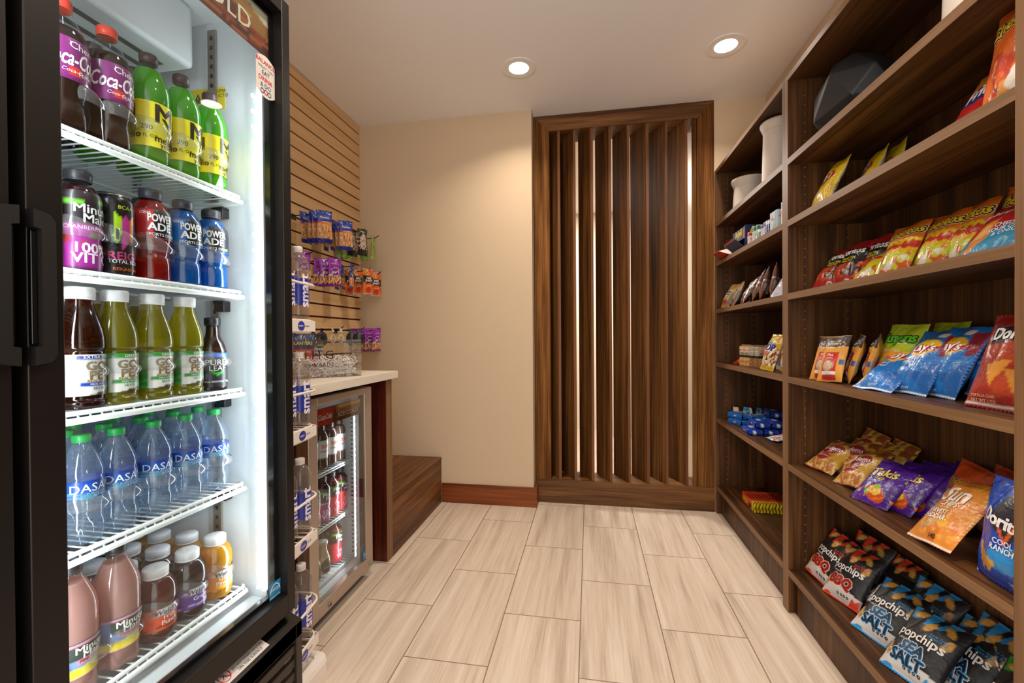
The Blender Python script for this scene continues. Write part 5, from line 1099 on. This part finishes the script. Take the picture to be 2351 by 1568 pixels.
for z in (.562, .335, .112):
    b = MB(); b.tube([(-1.085, Y0 + .032, z), (-1.085, Y1 - .034, z)], .003, wire_w, 6); b.tube([(-1.085, Y0 + .032, z - .010), (-1.085, Y1 - .034, z - .010)], .003, wire_w, 6); b.tube([(-1.48, Y0 + .032, z), (-1.48, Y1 - .034, z)], .003, wire_w, 6)
    for i in range(19): yy = Y0 + .036 + (Y1 - Y0 - .072) * i / 18; b.tube([(-1.48, yy, z - .001), (-1.085, yy, z - .001), (-1.083, yy, z - .010)], .0015, wire_w, 5)
    wb(b, 'wire_shelf', K)
def dunk(): return bottle('coffee_bottle', 'bottle', DUNK, (.165, .186, .0185, '#4a2a1c', 1), (.045, .125, 6.28, [('f', '#dcdad8'), ('b', .0, .06, '#8a6a5a')], [('DUNKIN', .53, .68, .022, '#e0702c', {'bold': .05, 'w': .052}), ('ICED COFFEE', .54, .42, .011, '#b02a6a', {'bold': .03}), ('original', .56, .12, .007, '#5a3a2a', {})]), '#7a5a4a', .1, fill=.93)
def mmr(): return bottle('juice_bottle', 'bottle', JUICE, (.172, .192, .0195, '#26242a', 0), (.006, .150, 6.28, [('f', '#8a1c28'), ('b', 0, .58, '#c82a3a'), ('b', .6, 1, '#3a1c1e'), ('w', .86, .9, .02, 2, '#6cb030')], [('Minute\nMaid', .54, .72, .022, '#e8e8ea', {'bold': .03}), ('100%\nVIT C', .55, .26, .026, '#e89aa8', {'bold': .04})]), '#5a1a1c', .1)
def frap(): return bottle('coffee_bottle', 'bottle', MILK, (.126, .138, .0205, '#b8b0a8', 1), (.012, .075, 3.2, [('f', '#c8b088'), ('e', .5, .4, .4, .5, '#4a342a'), ('e', .5, .8, .12, .14, '#3a6a54')], [('frappuccino', .5, .32, .009, '#d8ccb8', {'shear': .3})]), '#c8b088', .05, tl=.4)
nm = ('first', 'second', 'third', 'fourth')
for i, y in enumerate((1.63, 1.70, 1.77, 1.84)): place('dunk', dunk, (-1.13, y, .5635), (0, 0, -.1), 'iced coffee bottle on the cooler upper shelf, %s from the refrigerator side' % nm[i])
for i, y in enumerate((1.638, 1.708, 1.778, 1.848)): place('cran' if i == 1 else 'mmr', cran if i == 1 else mmr, (-1.13, y, .3365), (0, 0, -.05), ('magenta juice bottle on the cooler middle shelf' if i == 1 else 'red juice bottle on the cooler middle shelf, %s from the refrigerator side' % nm[i]))
for i, y in enumerate((1.70, 1.775, 1.85)): place('mmr', mmr, (-1.21, y, .3365), (0, 0, .8), 'red juice bottle in the second row of the cooler middle shelf, %s along' % nm[i])
for i, (x, y) in enumerate(((-1.13, 1.645), (-1.13, 1.712), (-1.20, 1.68), (-1.20, 1.75))): place('frap', frap, (x, y, .1135), (0, 0, -.1), 'small creamy coffee bottle on the cooler floor, ' + ('front, nearest the refrigerator', 'front, second along', 'second row, nearest the refrigerator', 'second row, second along')[i])
place('mmr', mmr, (-1.14, 1.815, .1135), (0, 0, -.1), 'red juice bottle on the cooler floor beside the coffee bottles'); place('mmr', mmr, (-1.22, 1.845, .1135), (0, 0, .5), 'red juice bottle on the cooler floor, behind another red one')

# ------------------------------------------------------------------ water rack
RK = thing('bottle_rack', 'white wire bottle rack with oval logo plates beside the refrigerator', 'display rack', (-.99, 1.215, 0))
b = MB()
P = []
def rrect(x0, x1, y0, y1, r, n=6):
    o = []
    for cx, cyy, a0 in ((x1 - r, y0 + r, -PI / 2), (x1 - r, y1 - r, 0), (x0 + r, y1 - r, PI / 2), (x0 + r, y0 + r, PI)):
        for i in range(n + 1): a = a0 + PI / 2 * i / n; o.append((cx + r * math.cos(a), cyy + r * math.sin(a)))
    return o
R1, R2, R3 = rrect(-1.13, -.862, 1.10, 1.345, .03), rrect(-1.125, -.866, 1.104, 1.341, .03), rrect(-1.10, -.893, 1.125, 1.315, .02)
def lof(b, A_, za, B_, zb2, m):
    va = [b.bm.verts.new((x, y, za)) for x, y in A_]; vb = [b.bm.verts.new((x, y, zb2)) for x, y in B_]; n = len(va)
    for i in range(n): b.face([va[i], va[(i + 1) % n], vb[(i + 1) % n], vb[i]], m, True)
    return va, vb
lof(b, R1, .0005, R1, .05, rack_w); lof(b, R1, .05, R2, .064, rack_w); lof(b, R2, .064, R3, .066, rack_w); va, vb = lof(b, R3, .066, R3, .060, rack_w); b.face(vb, rack_w); lof(b, R1, .0005, R2, .0004, rack_w)
lw = mat('embossed logo grey', '#b8aea8', .6)
wb(b, 'base', RK)
b = MB()
for j in range(20):
    for (cx, cyy, ra, rb_) in ((-.985, 1.275, .030, .036), (-1.03, 1.19, .022, .028)):
        a1, a2 = 2 * PI * j / 20, 2 * PI * (j + 1) / 20
        b.poly([(cx + ra * math.cos(a1), cyy + ra * math.sin(a1), .0612), (cx + rb_ * math.cos(a1), cyy + rb_ * math.sin(a1), .0612), (cx + rb_ * math.cos(a2), cyy + rb_ * math.sin(a2), .0612), (cx + ra * math.cos(a2), cyy + ra * math.sin(a2), .0612)], lw)
wb(b, 'base_logo', RK)
b = MB(); b.box(-1.125, -1.10, 1.20, 1.235, .05, 1.45, rack_w, .003); wb(b, 'post', RK)
ang8 = .12
def skew(x, y): # the trays are turned a little
    c_, s_ = math.cos(ang8), math.sin(ang8); dx, dy = x + .99, y - 1.235
    return (-.99 + dx * c_ - dy * s_, 1.235 + dx * s_ + dy * c_)
for zt in (1.175, .832, .487, .142):
    b = MB(); lo = [skew(*p) for p in rrect(-1.10, -.888, 1.125, 1.325, .045)]; up = [skew(*p) for p in rrect(-1.10, -.880, 1.118, 1.335, .05)]
    for R_, zz, rd in ((lo, zt, .0035), (lo, zt - .036, .0035), (up, zt + .115, .0042)): b.tube([(x, y, zz) for x, y in R_], rd, rack_w, 7, closed=True)
    for q in range(6): yy = 1.14 + .034 * q; p0, p1 = skew(-1.10, yy), skew(-.888, yy); b.tube([(p0[0], p0[1], zt), (p1[0], p1[1], zt)], .002, rack_w, 5)
    p0, p1 = skew(-1.10, 1.16), skew(-1.10, 1.28)
    for p_ in (p0, p1): b.tube([(p_[0], p_[1], zt - .036), (p_[0], p_[1], zt + .115)], .003, rack_w, 6)
    ty = wb(b, 'wire_tray', RK)
    b = MB(); q0, q1 = skew(-.885, 1.15), skew(-.885, 1.315); dv = Vector((q1[0] - q0[0], q1[1] - q0[1], 0)).normalized(); nn = Vector((dv.y, -dv.x, 0)); ln = .165
    def pl(a, c, o=0): return Vector((q0[0], q0[1], zt - .018)) + dv * (ln / 2 + a) + nn * (.001 + o) + Vector((0, 0, c))
    v8 = [pl(-ln / 2, -.017), pl(ln / 2, -.017), pl(ln / 2, .017), pl(-ln / 2, .017)]; b.prism(v8, -nn * .0015, rack_w)
    b.bm.faces.ensure_lookup_table()
    el = [pl(-.005 + .020 * math.cos(2 * PI * i / 20), .015 * math.sin(2 * PI * i / 20), .0006) for i in range(20)]; b.poly(el, print_label, '#26309a')
    b.text('smart', .011, lambda a, c: pl(-.008 + a, c, .0010), print_label, '#eceaf2', .02, 0, 9); b.text('water', .011, lambda a, c: pl(.030 + a, c, .0006), print_label, '#3a3a7a', .0, 0, 9)
    b.build('logo_plate', ty)
    for i, (x, y) in enumerate(((-.925, 1.290), (-.930, 1.215), (-1.000, 1.285), (-1.005, 1.210), (-.935, 1.148))):
        p = skew(x, y - .006)
        place('smart', smart, (p[0], p[1], zt + .0045), (0, 0, -.45 + .12 * (i % 3)), 'clear bottle, %s rack tray, %s' % ({1.175: 'top', .832: 'second', .487: 'third', .142: 'lowest'}[zt], ('front, farthest from the refrigerator', 'front, middle', 'back, farthest from the refrigerator', 'back, middle', 'front, tucked behind the refrigerator side')[i]))

# ------------------------------------------------------------------ hanging packs
PEA = ((.085, .168, .022, [('f', '#22389a'), ('b', .62, .66, '#c83a26'), ('p', [(0, .60), (1, .66), (1, .56), (0, .52)], '#d8882c'), ('b', .12, .56, '#c88a58'), ('n', .12, .56, 8, .0, '#e0b080'), ('n', .12, .56, 11, .25, '#9a5a34'), ('e', .5, .77, .36, .07, '#3a5ac0'), ('b', 0, .12, '#1c2c84')], [('Planters', .5, .78, .016, '#e8dcb0', {'bold': .03}), ('PEANUTS', .5, .64, .009, '#f0e8e0', {'bold': .03})], '#1c2c84', 31), {'nu': 22, 'nv': 36})
BLK = ((.080, .165, .022, [('f', '#1c1a1a'), ('p', [(.2, .3), (.5, .2), (.8, .35), (.8, .75), (.5, .85), (.25, .7)], '#b89a88'), ('n', .25, .8, 9, .05, '#e0ccc0'), ('n', .25, .8, 9, .25, '#4a2a28'), ('e', .5, .88, .14, .04, '#6a9a2a'), ('b', 0, .16, '#1c1a1a')], [('Wonderful', .5, .9, .010, '#c8d8a0', {})], '#1c1a1a', 32), {'nu': 22, 'nv': 36})
GRN = ((.070, .160, .022, [('f', '#8aa83a'), ('n', 0, 1, 6, .1, '#5a8a24'), ('n', .2, .8, 9, .2, '#b09a6a'), ('b', 0, .15, '#8ac834')], [('Nuts', .5, .7, .012, '#f0f0e0', {'bold': .02})], '#6a8a2a', 33), {'nu': 18, 'nv': 32})
KAR = ((.080, .155, .022, [('f', '#8a2a9a'), ('n', .7, 1, 3, .2, '#9a3aaa'), ('b', .08, .40, '#c88a5a'), ('n', .08, .40, 8, .0, '#e4c08a'), ('n', .08, .40, 10, .2, '#5a1c24'), ('e', .5, .50, .36, .16, '#e0c8e4'), ('e', .5, .50, .33, .14, '#7a2088'), ('b', 0, .08, '#7a2088')], [("Kar's", .5, .50, .022, '#f0e4f0', {'bold': .03, 'shear': .2, 'rot': .2}), ('SWEET N SALTY', .5, .78, .007, '#e8c8ec', {})], '#6a1a7a', 34), {'nu': 22, 'nv': 36})
TAN = ((.075, .150, .022, [('f', '#2a3a9a'), ('b', .1, .45, '#c87a4a'), ('n', .1, .45, 8, .1, '#e0b080'), ('b', .45, .9, '#26367a'), ('n', .5, .9, 5, .3, '#b8bccc')], [('Trail Mix', .5, .68, .012, '#e8e8f0', {'bold': .02})], '#2a3a9a', 35), {'nu': 18, 'nv': 32})
STK = ((.080, .165, .024, [('f', '#d8702a'), ('n', 0, 1, 5, .1, '#c8501c'), ('p', [(0, .74), (1, .66), (1, .40), (0, .46)], '#241a1a'), ('e', .5, .20, .24, .09, '#c8301c'), ('e', .35, .84, .12, .08, '#e8b83a'), ('e', .35, .84, .06, .05, '#3a2a20'), ('b', 0, .05, '#b8b4b0'), ('b', .95, 1, '#b8b4b0')], [('FIRE\nSHOT', .5, .57, .020, '#ecdcd4', {'bold': .05}), ('Almonds', .5, .33, .010, '#ecdcd4', {'shear': .3})], '#b0aca8', 36), {'nu': 22, 'nv': 36})
def hang(kind, args, name, cat, y, z, xs, turn, lab, sw=.0):
    for i, x in enumerate(xs):
        h = args[0][1]
        o = bag(kind, name, cat, args, (x, y + sw * i, z - h + .012), (.05 * (-1) ** i, .03 * (i % 3 - 1), turn[i % len(turn)]), lab % ('first', 'second', 'third', 'fourth')[i], None)
hang('pea', PEA, 'peanut_pack', 'snack pack', 2.16, 1.789, (-1.395, -1.43, -1.465, -1.50), (.95, 1.35, 1.45, 1.5), 'blue peanut pack on the first top-row hook, %s from the hook tip')
hang('pea', PEA, 'peanut_pack', 'snack pack', 2.37, 1.789, (-1.395, -1.44, -1.48, -1.52), (.95, 1.75, 1.8, 1.8), 'blue peanut pack on the second top-row hook, %s from the hook tip')
hang('blk', BLK, 'nut_pack', 'snack pack', 2.565, 1.789, (-1.40, -1.465), (1.25, 1.3), 'black nut pack on the third top-row hook, %s from the hook tip')
hang('grn', GRN, 'nut_pack', 'snack pack', 2.565, 1.770, (-1.50, -1.54), (.8, .8), 'green nut pack behind the black packs, %s from the hook tip')
hang('grn', GRN, 'nut_pack', 'snack pack', 2.75, 1.789, (-1.425, -1.47, -1.51), (1.75, 1.8, 1.75), 'green nut pack seen edge-on on the last top-row hook, %s from the tip')
hang('kar', KAR, 'nut_pack', 'snack pack', 2.25, 1.554, (-1.395, -1.445, -1.49), (1.1, .95, 1.2), 'purple sweet and salty nut pack on the middle row, %s from the hook tip')
hang('kar', KAR, 'nut_pack', 'snack pack', 2.045, 1.554, (-1.44,), (1.2,), 'purple nut pack half hidden by the water bottles, %s on its hook')
hang('tan', TAN, 'nut_pack', 'snack pack', 2.457, 1.554, (-1.415, -1.465, -1.51), (1.8, 1.85, 1.8), 'blue trail mix pack hanging edge-on, %s from the hook tip')
hang('stk', STK, 'nut_pack', 'snack pack', 2.634, 1.554, (-1.40, -1.47, -1.535), (1.1, 1.1, 1.2), 'orange and black almond pack on the third middle-row hook, %s from the tip')
hang('stk', STK, 'nut_pack', 'snack pack', 2.78, 1.554, (-1.42,), (.9,), 'orange and black almond pack hanging alone nearest the corner, %s on its hook')
hang('kar', KAR, 'nut_pack', 'snack pack', 2.74, 1.174, (-1.40, -1.445, -1.495, -1.54), (1.3, 1.15, 1.0, 1.1), 'purple nut pack on the bottom-row hook near the corner, %s from the tip')
def case(col, m2):
    def mk():
        t = thing('cable_case', '', 'cable case'); m = mat('case ' + col, col, .3)
        b = MB(); b.lathe([(.001, -.007), (.028, -.007), (.031, -.004), (.031, .004), (.028, .007), (.001, .007)], m2 or m, 32, lambda th, z, r: r * (1 + .35 * abs(math.sin(th)) ** 2), cap0=False, cap1=False)
        for v in b.bm.verts: v.co = Vector((v.co.x, v.co.z, v.co.y - .050))
        b.build('case_shell', t)
        b = MB(); b.tube([(.014 * math.cos(a * .4), 0, -.05 + .022 * math.sin(a * .4)) for a in range(16)], .0035, m, 6, closed=True); b.box(-.008, .008, -.002, .002, -.012, .012, m, .001); b.build('coiled_cable', t); return t
    return mk
for i, x in enumerate((-1.40, -1.45)): place('casew', case('#e8e0d8', acrylic), (x, 2.316, 1.166), (0, 0, 1.15), 'clear oval case with white cable, %s from the hook tip' % nm[i])
place('caseb', case('#2a2a30', None), (-1.52, 2.316, 1.166), (0, 0, 1.0), 'dark oval cable case behind the clear ones')
for i, x in enumerate((-1.42, -1.47)): place('caseb', None, (x, 2.55, 1.166), (0, 0, .5), 'dark oval cable case on the next hook, %s from its tip' % nm[i])
place('caseb', None, (-1.50, 2.02, 1.166), (0, 0, .9), 'dark oval cable case behind the juice bottle on the counter')

# ------------------------------------------------------------------ things on the counter
zc = .9503
BX = thing('acrylic_box', 'clear acrylic rewards entry box filled with shredded paper', 'box', (-1.165, 1.765, zc), (0, 0, .78))
b = MB(); hx, hy, h = .155, .075, .162
for (a, c, e, f) in ((-hx, hx, -hy, -hy + .003), (-hx, hx, hy - .003, hy), (-hx, -hx + .003, -hy + .003, hy - .003), (hx - .003, hx, -hy + .003, hy - .003)): b.box(a, c, e, f, 0, h, acrylic)
b.box(-hx + .003, hx - .003, -hy + .003, hy - .003, 0, .003, acrylic); b.build('box_wall', BX)
b = MB(); dk = mat('black lettering', '#141414', .5)
b.text('I H G', .052, lambda a, c: (a - .02, -hy - .0006, .098 + c), dk, None, 0, 0, 9, space=1.0); b.text('REWARDS', .024, lambda a, c: (a - .02, -hy - .0006, .055 + c), dk, None, -.004, 0, 9, space=1.1); b.build('lettering', BX)
b = MB(); rnd = random.Random(4); pw = mat('shredded paper', '#ece8ea', .7)
for i in range(620):
    p = Vector((rnd.uniform(-hx + .012, hx - .012), rnd.uniform(-hy + .012, hy - .012), rnd.uniform(.006, .072 + .02 * rnd.random())))
    d = Vector((rnd.gauss(0, 1), rnd.gauss(0, 1), rnd.gauss(0, .6))).normalized(); q = d.orthogonal().normalized(); l_ = rnd.uniform(.015, .035); pp = []
    for k in range(5):
        t = k / 4 - .5; c_ = p + d * l_ * t + q.cross(d) * .006 * math.sin(k * 1.8 + i)
        c_.x = max(-hx + .006, min(hx - .006, c_.x)); c_.y = max(-hy + .006, min(hy - .006, c_.y)); c_.z = max(.005, c_.z); pp.append((b.bm.verts.new(c_ + q * .0016), b.bm.verts.new(c_ - q * .0016)))
    for k in range(4): b.face([pp[k][0], pp[k][1], pp[k + 1][1], pp[k + 1][0]], pw, True)
o = b.build('shredded_paper', BX); o['kind'] = 'stuff'
place('mmr', mmr, (-1.30, 1.93, zc + .0002), (0, 0, -.8), 'red juice bottle on the counter behind the acrylic box')
place('pink', pink, (-1.34, 1.76, zc + .0002), (0, 0, -.8), 'pink lemonade bottle on the counter, beside the rack')
PB = ((.120, .190, .035, [('f', '#22305a'), ('b', .0, .62, '#c83a22'), ('p', [(0, .62), (.2, .72), (.2, 0), (0, 0)], '#22305a'), ('e', .5, .28, .22, .20, '#d8a24a'), ('b', 0, .08, '#c88a2a')], [('PLANTERS', .52, .76, .020, '#e4c84a', {'bold': .04}), ('PEANUTS', .55, .54, .016, '#f0e8dc', {'bold': .04}), ('HEAT', .72, .30, .014, '#f0e8dc', {'bold': .03, 'rot': PI / 2})], '#22305a', 38), {})
o = bag('pbg', 'peanut_bag', 'snack bag', PB, (-1.31, 1.84, zc), (-.10, 0, .72), 'navy and red peanut bag standing on the counter', None)
o.location.z = zc + .0006 - min((Euler(o.rotation_euler).to_matrix() @ v.co).z for v in o.data.vertices)

# ------------------------------------------------------------------ ceiling lights
def downlight():
    t = thing('ceiling_downlight', '', 'ceiling light')
    b = MB(); b.lathe([(.073, -.001), (.095, -.004), (.098, -.002), (.098, 0), (.073, 0)], white_trim, 48, cap0=False, cap1=False); b.build('trim_ring', t)
    b = MB(); b.lathe([(.073, -.0015), (.060, -.0012), (.055, -.001)], white_trim, 48, cap0=False, cap1=False); b.build('baffle', t)
    b = MB(); b.lathe([(.001, -.0022), (.045, -.0022), (.055, -.0010)], lamp_emit, 40, cap0=False, cap1=False); b.build('lens', t)
    area('downlight glow', (0, 0, -.010), (0, 0, 0), .11, .11, LAMP_W, LAMP_COL, t, 'DISK', PI * .72)
    return t
for i, (x, y, l) in enumerate(((-.376, 2.42, 'round recessed ceiling light near the louvred screen'), (.697, 2.43, 'round recessed ceiling light above the bookcases'), (-.376, 1.15, 'recessed ceiling light over the walkway, out of the picture'), (.45, .75, 'recessed ceiling light nearer the door, out of the picture'))):
    place('dl', downlight, (x, y, CZ - .0005), (0, 0, 0), l)
